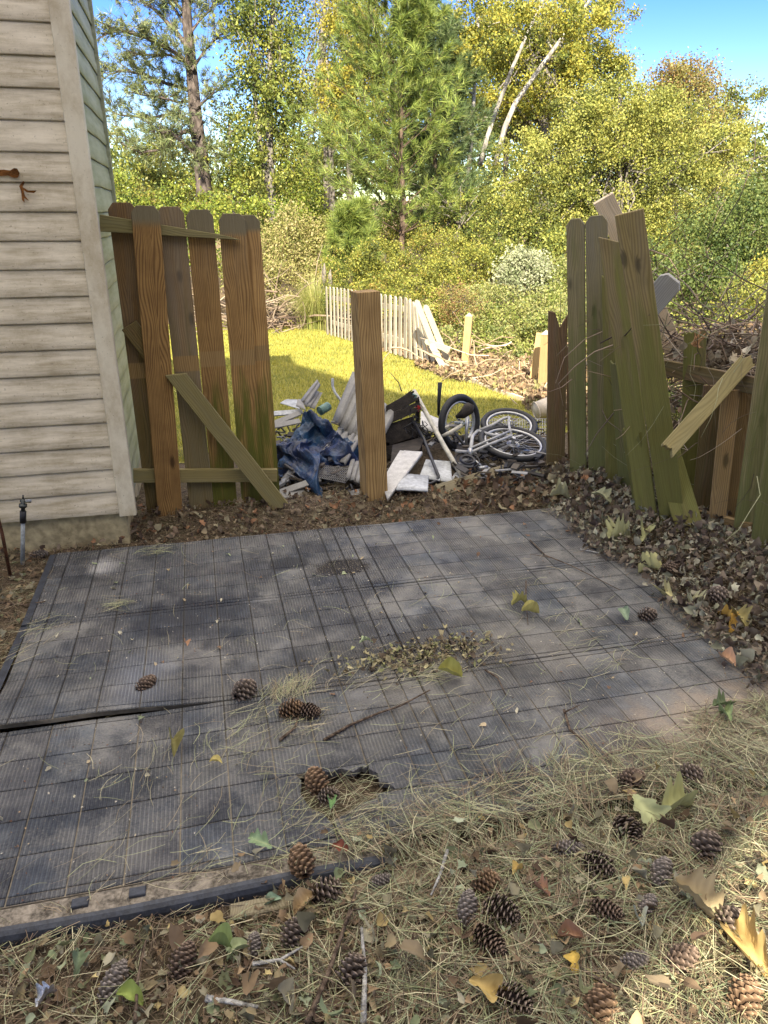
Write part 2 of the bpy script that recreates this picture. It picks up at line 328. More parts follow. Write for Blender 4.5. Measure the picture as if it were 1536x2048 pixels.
# ---------------------------------------------------------------- house behind the camera (unseen thin walls shaped to cast the shade) and neighbour wing
hb = empty('house', (0, -3.4, 0), 'unseen gabled house outline behind the patio, shaped to cast the shade', 'house')
def prism(name, prof, y0, y1, m, parent, dz=0):
    b = MB(); k = len(prof); b.add([(x, y0, z) for x, z in prof]+[(x, y1, z) for x, z in prof], [tuple(range(k)), tuple(range(2*k-1, k-1, -1))]+[(i+1 if i+1 < k else 0, i, i+k, (i+1)%k+k) for i in range(k)])
    return b.build(name, m, parent)
prism('wall', [(-9, -.1), (-.36, -.1), (-.36, 2.66), (-9, 2.66)], -3.8, -3.0, M_wallb, hb)
prism('wall', [(1.6, -.1), (12, -.1), (12, 3.5), (1.6, 3.5)], -3.8, -3.0, M_wallb, hb)
prism('wall', [(-9, 2.66), (-.5, 2.66), (-.36, 2.72), (0, 2.85), (.25, 2.98), (1.6, 3.5), (12, 3.5), (12, 6.3), (.65, 6.69), (.31, 6.88), (-.8, 7.25), (-1.54, 8.0), (-2.68, 9.30), (-3.2, 9.45), (-9, 9.6)], -3.12, -3.0, M_wallb, hb)  # unseen wall, outline and opening shaped for the lawn shadow and sun patch
W0 = 4.27; XC = -.54; PITCH = .1345; ZB = .18
nb = empty('house', (-1.5, 4.8, 0), 'beige vinyl sided house corner beside the wooden gate', 'house')
prof = [(.0, .0095), (.006, .011), (.056, .010), (.072, .0055), (.125, .003), (PITCH, .0025)]
def siding(name, fmap, L, nseg, m, wav):
    zs = []; 
    for i in range(30):
        for dz, out in prof: zs.append((ZB+i*PITCH+dz, out, i))
        zs.append((ZB+(i+1)*PITCH-.0005, .002, i))
    ts = np.linspace(0, L, nseg); v = []; f = []
    for (z, out, i) in zs:
        for t in ts: v.append(fmap(t, z+wav(t, z, i), out))
    for i in range(len(zs)-1):
        for j in range(nseg-1): a = i*nseg+j; f.append((a, a+1, a+nseg+1, a+nseg))
    return link(name, np_mesh(name, v, f), m, nb)
siding('siding', lambda t, z, o: (XC+.002-t, W0-o, z), 2.6, 60, M_sid, lambda t, z, i: .002*math.sin(t*3+i*1.7))
siding('side_siding', lambda t, z, o: (-.50+o, W0+.02+t, z), 1.42, 40, M_sidg, lambda t, z, i: .005*math.sin(t*2.2)*sm(.2, 1.0, t)*sm(1.0, 2.2, z)+.003*math.sin(t*9+i*2.1))
b = MB(); b.box((-1.83, W0+.75, 2.2), (2.6, 1.38, 4.1)); b.build('wall_core', M_sheath, nb)
b = MB(); b.add([(XC-.004, W0-.026, .165), (-.452, W0-.026, .165), (-.452, W0+.03, .165), (-.470, W0+.03, .165), (-.470, W0-.008, .165), (XC-.004, W0-.008, .165)]+[(XC-.004, W0-.026, 4.3), (-.452, W0-.026, 4.3), (-.452, W0+.03, 4.3), (-.470, W0+.03, 4.3), (-.470, W0-.008, 4.3), (XC-.004, W0-.008, 4.3)], [(0, 1, 7, 6), (1, 2, 8, 7), (2, 3, 9, 8), (3, 4, 10, 9), (4, 5, 11, 10), (5, 0, 6, 11), (5, 4, 3, 2, 1, 0), (6, 7, 8, 9, 10, 11)]); b.build('corner_trim', M_trim, nb, bevel=.003)
b = MB(); b.box((-1.82, W0+.73, .04), (2.62, 1.42, .285)); b.build('foundation', M_conc, nb, bevel=.006)
b = MB(); b.box((-.50, 5.70, 2.25), (.05, .05, 4.1)); b.build('far_corner_trim', M_sidg, nb)
b = MB(); b.box((-.487, 5.76, 2.2), (.018, .03, .85)); b.build('downspout', M_rust, nb)
def flat_patch(pts, y, m, name, parent, thick=.003):
    b = MB(); k = len(pts); A = [P(u, v, y) for u, v in pts]; B = [a+V((0, thick, 0)) for a in A]
    b.add(A+B, [tuple(range(k)), tuple(range(2*k-1, k-1, -1))]+[(i, i+k, (i+1)%k+k, (i+1)%k) for i in range(k)]); return b.build(name, m, parent)
flat_patch([(-8, 340), (8, 339), (20, 341), (28, 336), (34, 337), (39, 346), (36, 355), (28, 356), (16, 351), (-8, 353)], W0-.021, M_sheath, 'torn_hole', nb)
flat_patch([(38, 372), (46, 362), (50, 364), (45, 374), (56, 381), (73, 381), (68, 386), (54, 385), (47, 380), (50, 392), (58, 402), (48, 396), (49, 405), (44, 400), (42, 382)], W0-.021, M_sheath, 'torn_hole', nb)
# ---------------------------------------------------------------- rubber mats
TP = .165
def warp(x, y, k): return .004*nz(x, y, 2.2, k)+.0015*nz(x, y, 7, k)
def mat(x0, y0, label, lift=None, holes=(), left=False, seed=0):
    root = empty('rubber_mat', (x0+.825, y0+.41, -.045), label, 'rubber mat', 'interlocking rubber mats on the patio')
    xs = [x0, x0+.0783]+[x0+.0783+.1567*i for i in range(1, 10)]+[x0+1.57, x0+1.65]; ys = [y0, y0+.03]+[y0+.03+.152*i for i in range(1, 6)]+[y0+.82]
    xs = [a+(.0015 if i == 0 else -.0015 if i == len(xs)-1 else 0) for i, a in enumerate(xs)]; ys = [a+(.0015 if i == 0 else -.0015 if i == len(ys)-1 else 0) for i, a in enumerate(ys)]
    t = MB(); w_ = MB(); rr = random.Random(seed)
    up = lambda x, y: (lift(x, y) if lift else 0)+float(warp(x, y, seed))
    for i in range(len(xs)-1):
        for j in range(len(ys)-1):
            if (i, j) in holes: continue
            a, b2, c_, d = xs[i], xs[i+1], ys[j], ys[j+1]; g = .0019; e = .004
            q = rr.uniform(.70, 1.25); bl = rr.uniform(-.05, .09); col = (q*(1-bl), q, q*(1+bl))
            n_ = 4; vs = []; fs = []
            for (gg, zz) in ((g, -.006), (g+.0005, -.0015), (e, 0.)):
                for (x, y) in ((a+gg, c_+gg), (b2-gg, c_+gg), (b2-gg, d-gg), (a+gg, d-gg)): vs.append((x, y, up(x, y)+zz))
            for r_ in range(2): fs += [(r_*4+k, r_*4+(k+1)%4, r_*4+4+(k+1)%4, r_*4+4+k) for k in range(4)]
            fs.append((8, 9, 10, 11)); t.add(vs, fs, col)
            pts = [(a, c_), (b2, c_), (b2, d), (a, d)]
            w_.add([(x, y, up(x, y)-.005) for x, y in pts]+[(x, y, up(x, y)-.022) for x, y in pts], [(0, 1, 2, 3), (7, 6, 5, 4), (0, 4, 5, 1), (1, 5, 6, 2), (2, 6, 7, 3), (3, 7, 4, 0)])
    if holes:
        for pc in ([(.120, 1.762), (.120, 2.062), (.185, 2.062), (.20, 2.03), (.19, 1.97), (.21, 1.90), (.25, 1.86), (.273, 1.80), (.273, 1.762)], [(.277, 2.062), (.30, 2.045), (.34, 2.055), (.38, 2.03), (.41, 2.05), (.43, 2.04), (.43, 2.062)], [(.587, 2.062), (.587, 1.914), (.50, 1.914), (.48, 1.95), (.455, 1.96), (.46, 2.0), (.436, 2.03), (.436, 2.062)], [(.277, 1.762), (.277, 1.83), (.33, 1.85), (.38, 1.88), (.43, 1.89), (.43, 1.762)]):
            k = len(pc); t.add([(x, y, up(x, y)) for x, y in pc]+[(x, y, up(x, y)-.024) for x, y in pc], [tuple(range(k)), tuple(range(2*k-1, k-1, -1))]+[(i, i+k, (i+1)%k+k, (i+1)%k) for i in range(k)], (.95, .97, 1.05))
    t.build('tiled_surface', M_rub, root); w_.build('backing', M_groove, root)
    if left:
        b = MB(); x = x0; b.add([(x, y0+.01, up(x, y0)-.004), (x, y0+.81, up(x, y0+.8)-.004), (x-.035, y0+.81, up(x, y0+.8)-.006), (x-.035, y0+.01, up(x, y0)-.006), (x-.055, y0+.01, -.045), (x-.055, y0+.81, -.045), (x, y0+.01, -.045), (x, y0+.81, -.045)], [(0, 1, 2, 3), (3, 2, 5, 4), (0, 3, 4, 6), (1, 7, 5, 2)]); b.build('edge_strip', M_redge, root)
    return root
mat(-.9, 3.37, 'rubber mat against the house corner foundation', left=True, seed=1)
mat(.75, 3.37, 'rubber mat at the far right below the leaf pile', seed=2)
mat(-.9, 2.55, 'rubber mat whose left front edge curls up over a gap', lift=lambda x, y: .034*float(sm(.1, -.6, x)*sm(3.0, 2.55, y)), left=True, seed=3)
mat(.75, 2.55, 'rubber mat with the leafy sprig near the right fence', seed=4)
mat(-.9, 1.73, 'rubber mat at the front left with the broken hole', holes=((7, 1), (7, 2), (8, 1), (8, 2), (9, 2)), lift=lambda x, y: .006*float(sm(.3, .0, (x-.35)**2+(y-2)**2)), seed=5)
mat(.75, 1.73, 'rubber mat at the front right under drifting sand', seed=6)
eg = empty('mat_edging', (-.1, 1.68, -.04), 'sandy ramp edging along the front of the rubber mats', 'mat edging')
b = MB(); b.box((-.45, 1.693, -.026), (1.7, .07, .044)); b.build('sandy_strip', M_sand, eg, bevel=.003)
b = MB(); pe = [(1.664, -.002), (1.652, -.004), (1.642, -.012), (1.636, -.026), (1.634, -.05), (1.664, -.05)]; xe = np.linspace(-1.3, .40, 24); k6 = len(pe)
b.add([(x, y+.003*math.sin(x*5), z+.0025*math.sin(x*7+1)) for x in xe for y, z in pe], [(i*k6+j, i*k6+j+1, (i+1)*k6+j+1, (i+1)*k6+j) for i in range(23) for j in range(k6-1)]); b.build('rounded_edge', M_redge, eg)
for u, v in ((158, 1850), (275, 1815)):
    p = Z(u, v-30 if u < 900 else v); b = MB(); b.box((p.x, 1.695, .0), (.045, .03, .012)); b.build('lug', M_redge, eg, bevel=.002)
b = MB(); p0 = Z(545, 1800, -.05); p1 = Z(760, 1760, -.05)
b.box((.25, 1.595, -.05), (.62, .05, .05)); o = b.build('timber_edging', W_plank, None, bevel=.004); tag(o, 'buried brown timber edging in front of the rubber mats', 'timber')

# ---------------------------------------------------------------- boards
def frame(A, B, hint):
    A, B = V(A), V(B); z = (B-A).normalized(); h = V(hint); x = (h-z*h.dot(z)).normalized(); y = z.cross(x)
    M = Matrix((x, y, z)).transposed().to_4x4(); M.translation = A; return M, (B-A).length
def board(name, A, B, w_, t_, m, parent=None, hint=(1, 0, 0), top='dog', bot='flat', label=None, cat=None, group=None, seed=None, w2=None, bow=0.):
    M, L = frame(A, B, hint); rr = random.Random(seed if seed is not None else hash((round(A[0], 3), round(B[2], 3))) % 9999); h = w_/2; h2 = (w2 or w_)/2
    lo = [(-h, 0), (h, 0)] if bot == 'flat' else [(-h+w_*i/8, (rr.uniform(-.03, .015) if bot == 'broken' else 0)) for i in range(9)]
    if top == 'dog': hi = [(h2, L-.035), (h2-.028, L), (-h2+.028, L), (-h2, L-.035)]
    elif top == 'flat': hi = [(h2, L), (-h2, L)]
    elif top == 'spike': hi = [(h2, L-.25*w_), (h2*.2, L-.9*w_), (-h2*.3, L-.1*w_), (-h2, L)]
    elif top == 'slant': hi = [(h2, L-.06), (-h2, L)]
    else: hi = [(h2-2*h2*i/9, L+rr.uniform(-.05, .01)*(1 if 0 < i < 9 else .5)) for i in range(10)]
    k = 6; side_r = [(h+(h2-h)*i/k, L*i/k) for i in range(1, k)]; side_l = [(-x, z) for x, z in reversed(side_r)]
    top_r = hi[0][1]; side_r = [q for q in side_r if q[1] < top_r-.01]; side_l = [q for q in side_l if q[1] < hi[-1][1]-.01]
    out = lo+side_r+hi+side_l; n = len(out); bm = bmesh.new()
    bo = lambda z: bow*math.sin(math.pi*min(1, max(0, z/L)))
    f0 = [bm.verts.new((x, -t_/2+bo(z), z)) for x, z in out]; f1 = [bm.verts.new((x, t_/2+bo(z), z)) for x, z in out]
    bm.faces.new(f0); bm.faces.new(list(reversed(f1)))
    for i in range(n): bm.faces.new((f0[i], f1[i], f1[(i+1)%n], f0[(i+1)%n]))
    bmesh.ops.recalc_face_normals(bm, faces=bm.faces); me = bpy.data.meshes.new(name); bm.to_mesh(me); bm.free()
    o = link(name, me, m, parent, M); b = o.modifiers.new('b', 'BEVEL'); b.width = .0025; b.segments = 1; b.limit_method = 'ANGLE'
    return tag(o, label, cat, group)
def facing(A, B): return (V(B)-V(A)).cross((V(A)+V(B))/2-V(cam.location))
# gate
GY = 4.66; gt = empty('wooden_gate', (0, GY, 0), 'broken brown plank gate panel beside the house corner', 'gate')
def pk(u0, v0, u1, v1, y, m, parent=gt, w_=.150, name='picket', **k):
    return board(name, P(u1, v1, y), P(u0, v0, y), w_, .018, m, parent, **k)
pk(243, 405, 322, 1045, GY+.012, W_gate_dark, label='darkest picket next to the house')
pk(339, 413, 405, 1030, GY, W_gate_grey, label='greyish picket split at the top')
pk(398, 419, 452, 1020, GY, W_gate)
pk(463, 427, 508, 1015, GY, W_gate)
pk(492, 430, 538, 1005, GY+.02, W_gate, label='rightmost picket with green algae streaks')
pk(290, 411, 342, 1040, GY-.072, W_gate_front, label='front picket with arched orange grain')
board('rail', P(200, 446, GY-.035), P(482, 478, GY-.035), .088, .036, W_rail, gt, hint=(0, 0, 1), top='slant', seed=3, w2=.012, label='snapped tapering top rail')
board('rail', P(267, 951, GY-.035), P(554, 950, GY-.035), .085, .036, W_rail, gt, hint=(0, 0, 1), top='flat', seed=4, label='mossy bottom rail')
board('brace', P(560, 1012, GY-.14), P(345, 740, GY-.09), .105, .034, W_rail, gt, hint=(.8, 0, .6), top='slant', bot='broken', label='fallen diagonal brace')
board('brace', P(330, 745, GY-.035), P(258, 650, GY-.035), .10, .03, W_gate_dark, gt, hint=(.8, 0, .6), top='flat')
# gate post and snapped brown picket
pp = empty('wooden_post', Z(748, 1000), 'square orange brown gate post standing in front of the debris', 'post')
A = Z(750, 1000); A.z = -.1; B = P(730, 582, A.y)
board('post', A, B, .145, .14, W_post, pp, hint=(1, .12, 0), top='flat', label=None)
fx = empty('wooden_fence', (2.6, 4.0, 0), 'leaning mossy green picket fence on the right of the patio', 'fence')
def on_ground(u, v, zz=.05): return Z(u, v, zz)
board('wooden_picket', on_ground(1110, 955, 0), P(1116, 620, on_ground(1110, 955, 0).y), .13, .02, W_brown, None, top='spike', label='snapped brown picket stub with jagged notch', cat='picket', hint=(1, -.25, 0), seed=5)
board('wooden_picket', on_ground(1133, 958, 0)+V((.12, .1, 0)), P(1146, 690, 4.9), .10, .02, W_brown, None, top='slant', label='narrow brown picket half hidden behind the green fence', cat='picket', hint=(.6, -.5, 0))
def fp(ut, vt, ub, vb, m, name='picket', w_=.14, top='dog', yo=0., parent=fx, ytop=None, hint=(.28, -.95, 0), zz=.03, **k):
    A = Z(ub, vb, zz); A.y += yo; B = P(ut, vt, ytop or A.y); A = Z(ub, vb, zz) if not yo else P(ub, vb, A.y)
    d = (B-A).normalized(); return board(name, A-d*.06, B, w_, .02, m, parent, hint=hint, top=top, **k)
fp(1151, 437, 1157, 972, W_green, hint=(.75, -.66, 0), w_=.11); fp(1193, 431, 1197, 978, W_green, hint=(.75, -.66, 0), w_=.13); fp(1226, 540, 1232, 992, W_green2, hint=(.75, -.66, 0), w_=.13, top='broken')
fp(1243, 720, 1262, 1012, W_green, hint=(.6, -.8, 0), top='broken', yo=.05); fp(1262, 860, 1290, 1040, W_green2, top='broken')
fp(1391, 662, 1378, 1030, W_green2, hint=(.75, -.66, 0), w_=.12, top='broken', label='broken picket stub with splintered top')
fp(1590, 400, 1486, 1100, W_green, hint=(.85, -.5, 0), w_=.13); fp(1636, 400, 1522, 1125, W_green, hint=(.85, -.5, 0), w_=.13); fp(1684, 400, 1566, 1160, W_green, hint=(.85, -.5, 0), w_=.13)
fp(1462, 780, 1428, 1092, W_tan, hint=(.9, -.4, 0), top='flat', yo=.08, w_=.09); fp(1430, 770, 1400, 1075, W_brown, hint=(.9, -.4, 0), top='flat', yo=.12, w_=.12); fp(1490, 760, 1455, 1095, W_tan, hint=(.9, -.4, 0), top='flat', yo=.14, w_=.12)
board('rail', P(1320, 733, 4.05), P(1530, 775, 3.3), .09, .036, W_brown, fx, hint=(0, 0, 1), top='flat', label='upper reddish rail')
board('rail', P(1385, 1030, 3.62), P(1500, 1062, 3.22), .09, .036, W_tan, fx, hint=(0, 0, 1), top='flat', label='lower tan rail')
LB = 'loose boards leaning on the broken fence'
fp(1218, 468, 1296, 1045, W_green2, 'leaning_board', .12, 'slant', ytop=4.0, parent=None, hint=(.6, -.75, 0), label='narrow mossy board with pale splintered top leaning left of the tallest board', cat='board', group=LB, yo=-.1)
fp(1258, 424, 1350, 1070, W_green2, 'leaning_board', .135, 'flat', ytop=3.55, parent=None, hint=(.8, -.5, 0), label='tallest wide mossy board leaning across the fence', cat='board', group=LB)
fp(1322, 870, 1388, 1085, W_green2, 'leaning_board', .15, 'slant', ytop=3.72, parent=None, hint=(.8, -.5, 0), label='short dark green board low against the fence above the leaves', cat='board', group=LB, yo=-.03)
board('leaning_board', P(1337, 898, 3.25), P(1500, 715, 3.45), .085, .03, W_rail, None, hint=facing(P(1337, 898, 3.25), P(1500, 715, 3.45))+V((0,0,.3)), top='broken', bot='broken', label='snapped green rail jutting diagonally out of the fence', cat='board', group=LB)
board('leaning_board', P(1372, 748, 4.45), P(1206, 396, 4.45), .125, .038, W_pale, None, hint=facing(P(1372, 748, 4.45), P(1206, 396, 4.45)), top='flat', bot='broken', label='pale nail holed board poking above the fence top', cat='board', group=LB)
board('leaning_board', P(1262, 656, 3.95), P(1348, 556, 3.75), .135, .03, W_grey, None, hint=facing(P(1262, 656, 3.95), P(1347, 560, 3.75)), top='dog', label='silver grey board end sticking out behind the tallest board', cat='board', group=LB)
b = MB()
for q in range(9):
    b.tube([P(1393+random.uniform(-9, 9), 690, 3.62), P(1402+random.uniform(-14, 14), 672+random.uniform(-10, 25), 3.6)], [.012, .003], 4)
b.build('splinters', W_fresh, fx)
# nails holes on pale board: small rust spots
# neighbour fence far right
nf = empty('wooden_fence', (6.5, 8, 0), 'dark weathered board fence far behind the leaf pile on the right', 'fence')
for i in range(26):
    x = 4.6+i*.15; y = 8.3-i*.02; board('picket', (x, y, -.6), (x, y, .56), .145, .02, W_brown, nf, top='flat', seed=i)
# ---------------------------------------------------------------- pale far fence
wf = empty('picket_fence', (3.0, 13.5, -.5), 'sunlit cream picket fence at the far edge of the lawn', 'fence')
N = 50
for i in range(N):
    t = i/(N-1); y = 16.6-t*6.1; x = 2.71+.62*t**.85+(.035 if i % 2 else 0); z = hz1(x, y); H_ = 1.05-.10*t
    ln = (0, 0) if t < .78 else (-(t-.78)*.9*random.uniform(.4, 1.2), (t-.78)*3.4*random.uniform(.8, 1.15))
    w_ = .10
    board('picket', (x, y, z+.03), (x+ln[0]*.3, y+ln[1], z+H_-abs(ln[1])*.30), w_, .018, W_white, wf, hint=(.08, -1, 0), top='dog', seed=i)
for z0 in (.3, .82):
    board('rail', (2.80, 16.6, -.7+z0), (3.27, 12.2, -.44+z0-.03), .085, .035, W_white, wf, hint=(0, 0, 1), top='flat')
for i, (u0, v0, u1, v1, l) in enumerate([(905, 745, 850, 610, 'second last cream picket toppled sideways at the fence end'), (885, 735, 832, 600, 'cream picket leaning over at the collapsed fence end'), (900, 700, 850, 682, 'short cream rail piece jutting from the collapsed fence'), (893, 746, 862, 688, 'cream board lying low against the collapsed pickets')]):
    y0 = 10.4-.1*i; board('fallen_picket', P(u0, v0, y0), P(u1, v1, y0+.3), .085, .02, W_white, None, hint=facing(P(u0, v0, y0), P(u1, v1, y0+.3))+V((.3, -.4, 0))*.5, top='dog', label=l, cat='picket', group='collapsed pickets at the end of the cream fence')
def cap_post(u, vb, vt, wpx, label, lean=0, top=True):
    r = None
    for t in np.arange(2, 40, .02):
        q = ray(u, vb); x, y, z = q[0]*t, q[1]*t, EYE+q[2]*t
        if z < hz1(x, y): break
    root = empty('fence_post', (x, y, z), label, 'post', 'posts of the collapsed far fence'); B = P(u+lean, vt, y); s = .098 if wpx is None else wpx
    board('post', (x, y, z-.05), B, s, s, W_sunpost, root, hint=(1, -.5, 0), top='flat')
    if top:
        b = MB(); h = s*.5; bx = V((1, -.5, 0)).normalized()*h; by = V((.5, 1, 0)).normalized()*h
        b.add([B-bx-by, B+bx-by, B+bx+by, B-bx+by, B+V((0, 0, .05))], [(0, 1, 4), (1, 2, 4), (2, 3, 4), (3, 0, 4), (3, 2, 1, 0)]); b.build('cap', W_white, root)
cap_post(929, 736, 632, .105, 'lone pine post with pointed cap in front of the brush', 9)
cap_post(1064, 770, 666, .09, 'pine post leaning against its capped neighbour', 16, False)
cap_post(1084, 782, 668, .11, 'pointed cap post right beside the brown picket stub', 8)
board('fallen_rail', P(880, 728, 10.4), P(962, 772, 8.9), .09, .04, W_white, None, hint=(0, .3, 1), top='flat', label='pale fallen rail lying on the lawn edge below the lone post', cat='rail')
board('fallen_rail', P(960, 772, 8.9), P(1048, 803, 7.6), .09, .04, W_pale, None, hint=(0, .3, 1), top='flat', label='half buried fallen rail nearest the cream bucket', cat='rail')

def PD(u, v, y): return P(u, v, y*.97)
def PB(u, v, y): return P(u, v, y*.935)
# ---------------------------------------------------------------- debris heap
def ribbed(name, q, rib, amp, m, label, cat, thick=.004, group=None, n=44, mm=4):
    """quad q = BL, BR, TR, TL in world; ribs run from bottom to top"""
    q = [V(a) for a in q]; nr = (q[1]-q[0]).cross(q[3]-q[0]).normalized(); v = []
    for s in (0, 1):
        for j in range(mm+1):
            for i in range(n+1):
                a, b_ = i/n, j/mm; p = (q[0]*(1-a)+q[1]*a)*(1-b_)+(q[3]*(1-a)+q[2]*a)*b_
                ph = (a*rib) % 1; off = amp*((ph if ph > .16 else -.5) if rib else 0)+.006*math.sin(b_*3+a*2); v.append(p+nr*(off-s*thick))
    f = []; L = (n+1)*(mm+1)
    for j in range(mm):
        for i in range(n):
            a = j*(n+1)+i; f += [(a, a+1, a+n+2, a+n+1), (L+a+n+1, L+a+n+2, L+a+1, L+a)]
    ed = [i for i in range(n)]+[(n)+(n+1)*j for j in range(mm)]
    for i in range(n): f += [(i+1, i, L+i, L+i+1)]; a = mm*(n+1)+i; f += [(a, a+1, L+a+1, L+a)]
    for j in range(mm): a = j*(n+1); f += [(a, a+n+1, L+a+n+1, L+a)]; a = j*(n+1)+n; f += [(a+n+1, a, L+a, L+a+n+1)]
    return tag(link(name, np_mesh(name, v, f), m), label, cat, group)
ribbed('siding_sheet', [PD(664, 838, 5.75), PD(745, 915, 5.35), PD(790, 828, 5.7), PD(705, 740, 6.1)], 6, .026, M_grey, 'large ribbed grey siding sheet leaning behind the gate post', 'siding sheet')
ribbed('siding_sheet', [PD(600, 800, 6.1), PD(612, 815, 6.0), PD(640, 768, 6.15), PD(634, 758, 6.25)], 2, .012, M_grey, 'narrow grey siding strip pointing up behind the tarp', 'siding sheet')
ribbed('siding_sheet', [PD(610, 812, 6.0), PD(628, 820, 6.0), PD(645, 786, 6.15), PD(632, 782, 6.2)], 2, .012, M_grey, 'short snapped grey siding strip right above the tarp', 'siding sheet')
ribbed('siding_sheet', [PD(592, 812, 6.0), PD(612, 822, 5.9), PD(604, 797, 6.1), PD(596, 798, 6.1)], 0, .0, M_grey, 'small grey siding scrap behind the tarp peak', 'siding sheet')
ribbed('plastic_sheet', [PD(560, 806, 6.3), PD(600, 820, 6.1), PD(594, 797, 6.4), PD(576, 798, 6.5)], 0, 0, M_whitep, 'white folded panel scrap at the back left of the heap', 'panel')
for i, (u0, v0, u1, v1, y, l) in enumerate([(540, 828, 605, 823, 6.0, 'white trim strip lying across the back left of the heap'), (545, 848, 600, 826, 5.9, 'pale grooved strip slanting beside the gate'), (548, 852, 600, 842, 5.75, 'grey strip lowest at the back left of the heap'), (552, 988, 640, 957, 4.95, 'grey trim board lying at the tarp foot'), (556, 975, 585, 940, 5.1, 'pale curved strip under the tarp edge by the gate'), (556, 993, 610, 985, 4.9, 'light strip lying in the litter beside the brace end'), (700, 986, 745, 982, 4.85, 'white scrap strip at the foot of the gate post')]):
    board('trim_strip', PD(u0, v0, y), PD(u1, v1, y+.05), .055, .012, M_whitep if i in (0, 6) else M_grey, None, hint=(0, 1, .5), top='flat', label=l, cat='strip', group='siding scraps in the heap')
ribbed('plastic_sheet', [PB(762, 965, 5.0), PB(775, 1000, 4.75), PB(845, 903, 5.35), PB(800, 900, 5.45)], 1, .006, M_beigep, 'off white panel with dark rotten edge right of the gate post', 'panel', .02)
ribbed('plastic_sheet', [PB(792, 978, 4.85), PB(856, 984, 4.8), PB(858, 950, 5.05), PB(806, 946, 5.1)], 1, .004, M_whitep, 'bright white panel inside the bent black tube', 'panel', .012)
ribbed('plastic_sheet', [PB(838, 955, 5.1), PB(905, 967, 5.0), PB(902, 922, 5.35), PB(852, 918, 5.4)], 1, .004, M_whitep, 'bright white ribbed panel behind the metal pole', 'panel', .012)
ribbed('plastic_sheet', [PB(900, 958, 5.1), PB(945, 960, 5.05), PB(935, 945, 5.25), PB(915, 942, 5.3)], 0, .0, M_whitep, 'small white panel corner right of the metal pole', 'panel', .012)
ribbed('plastic_sheet', [PB(990, 965, 5.0), PB(1080, 962, 5.0), PB(1060, 953, 5.15), PB(1000, 952, 5.15)], 0, .0, M_grey, 'flat grey panel in the litter behind the plank', 'panel', .012)
ribbed('plastic_sheet', [PD(840, 858, 5.9), PD(880, 868, 5.8), PD(878, 836, 6.0), PD(842, 822, 6.1)], 0, 0, M_beigep, 'pale panel standing behind the tangled wires', 'panel', .012)
board('wood_plank', PB(874, 984, 4.85), PB(1012, 942, 5.15), .09, .045, W_plank, None, hint=(0, 1, .9), top='flat', label='weathered plank lying across the foot of the metal pole', cat='plank')
def thing_tube(name, pts, r, m, label, cat, n=8, group=None, smooth=True):
    b = MB(); b.tube(pts, r, n); return tag(b.build(name, m, None, smooth), label, cat, group)
thing_tube('metal_pole', [PD(828, 782, 5.9), PD(890, 895, 5.3), PD(945, 986, 4.72)], .019, M_tube, 'pale metal pole slanting down through the debris heap', 'pole')
thing_tube('bent_tube', [PD(826, 842, 5.7), PD(848, 878, 5.4), PD(866, 925, 5.05), PD(877, 952, 4.9), PD(874, 962, 4.87), PD(862, 967, 4.85), PD(820, 978, 4.78), PD(776, 985, 4.75)], .012, M_blackm, 'bent black tube frame beside the gate post', 'tube')
thing_tube('white_tube', [PD(665, 757, 6.2), PD(665, 772, 6.2), PD(670, 785, 6.15), PD(678, 796, 6.1), PD(684, 805, 6.05)], .011, M_whitep, 'thin white curved tube standing beside the grey sheet', 'tube')
thing_tube('bare_twig', [PD(803, 782, 6.1), PD(797, 765, 6.2), PD(780, 745, 6.3)], [.006, .004, .002], B_stick, 'dark bare twig rising behind the gate post', 'twig')
for i, (q, m_, l) in enumerate([([(640, 905, 5.4), (690, 930, 5.15), (722, 872, 5.5), (676, 856, 5.7)], M_grey, 'grey sheet half under the right side of the tarp'), ([(690, 955, 5.0), (728, 975, 4.85), (735, 930, 5.15), (702, 918, 5.25)], M_grey, 'grey ribbed piece between the tarp and the gate post'), ([(905, 925, 5.2), (945, 940, 5.1), (955, 900, 5.4), (915, 890, 5.5)], M_dark, 'dark sheet under the upright wheel'), ([(1000, 940, 5.0), (1085, 935, 5.0), (1088, 905, 5.25), (1010, 910, 5.25)], M_dark, 'dark sheet under the white bicycle'), ([(780, 940, 5.05), (840, 900, 5.3), (850, 870, 5.6), (785, 890, 5.5)], M_dark, 'dark sheet leaning beside the charred crate')]):
    ribbed('plastic_sheet', [PD(*a) for a in q], 4 if m_ is M_grey else 0, .015, m_, l, 'panel', .008)
# dark cabinet wreck
dk = empty('broken_crate', PD(800, 870, 5.7), 'dark charred plastic crate wreck right behind the gate post', 'crate')
for i, (u0, v0, u1, v1, y, w_) in enumerate([(775, 822, 832, 790, 5.75, .08), (778, 838, 838, 812, 5.7, .07), (770, 872, 838, 850, 5.7, .16), (772, 905, 828, 896, 5.65, .10), (800, 805, 830, 782, 5.9, .05), (835, 800, 835, 850, 5.75, .03)]):
    board('slat', PD(u0, v0, y), PD(u1, v1, y), w_, .03, M_dark, dk, hint=(0, .3, 1) if i < 5 else (1, 0, 0), top='broken', bot='broken', seed=i)
b = MB(); b.box(PD(800, 880, 5.85), (.32, .2, .25)); b.build('back_panel', M_dark, dk, bevel=.01)
b = MB(); b.tube([PD(824, 798, 5.8), PD(828, 788, 5.8)], .03, 10); tag(b.build('glass_jar', M_teal), 'small pale jar on top of the charred crate', 'jar')
b = MB(); b.tube([PD(640, 822, 5.9), PD(657, 812, 5.95)], .035, 14); b.ring(PD(640, 822, 5.9), PD(657, 812, 5.95)-PD(640, 822, 5.9), .035, .003, 16, 6); tag(b.build('tin_can', M_teal, None, True), 'ribbed teal can just above the blue tarp', 'can')
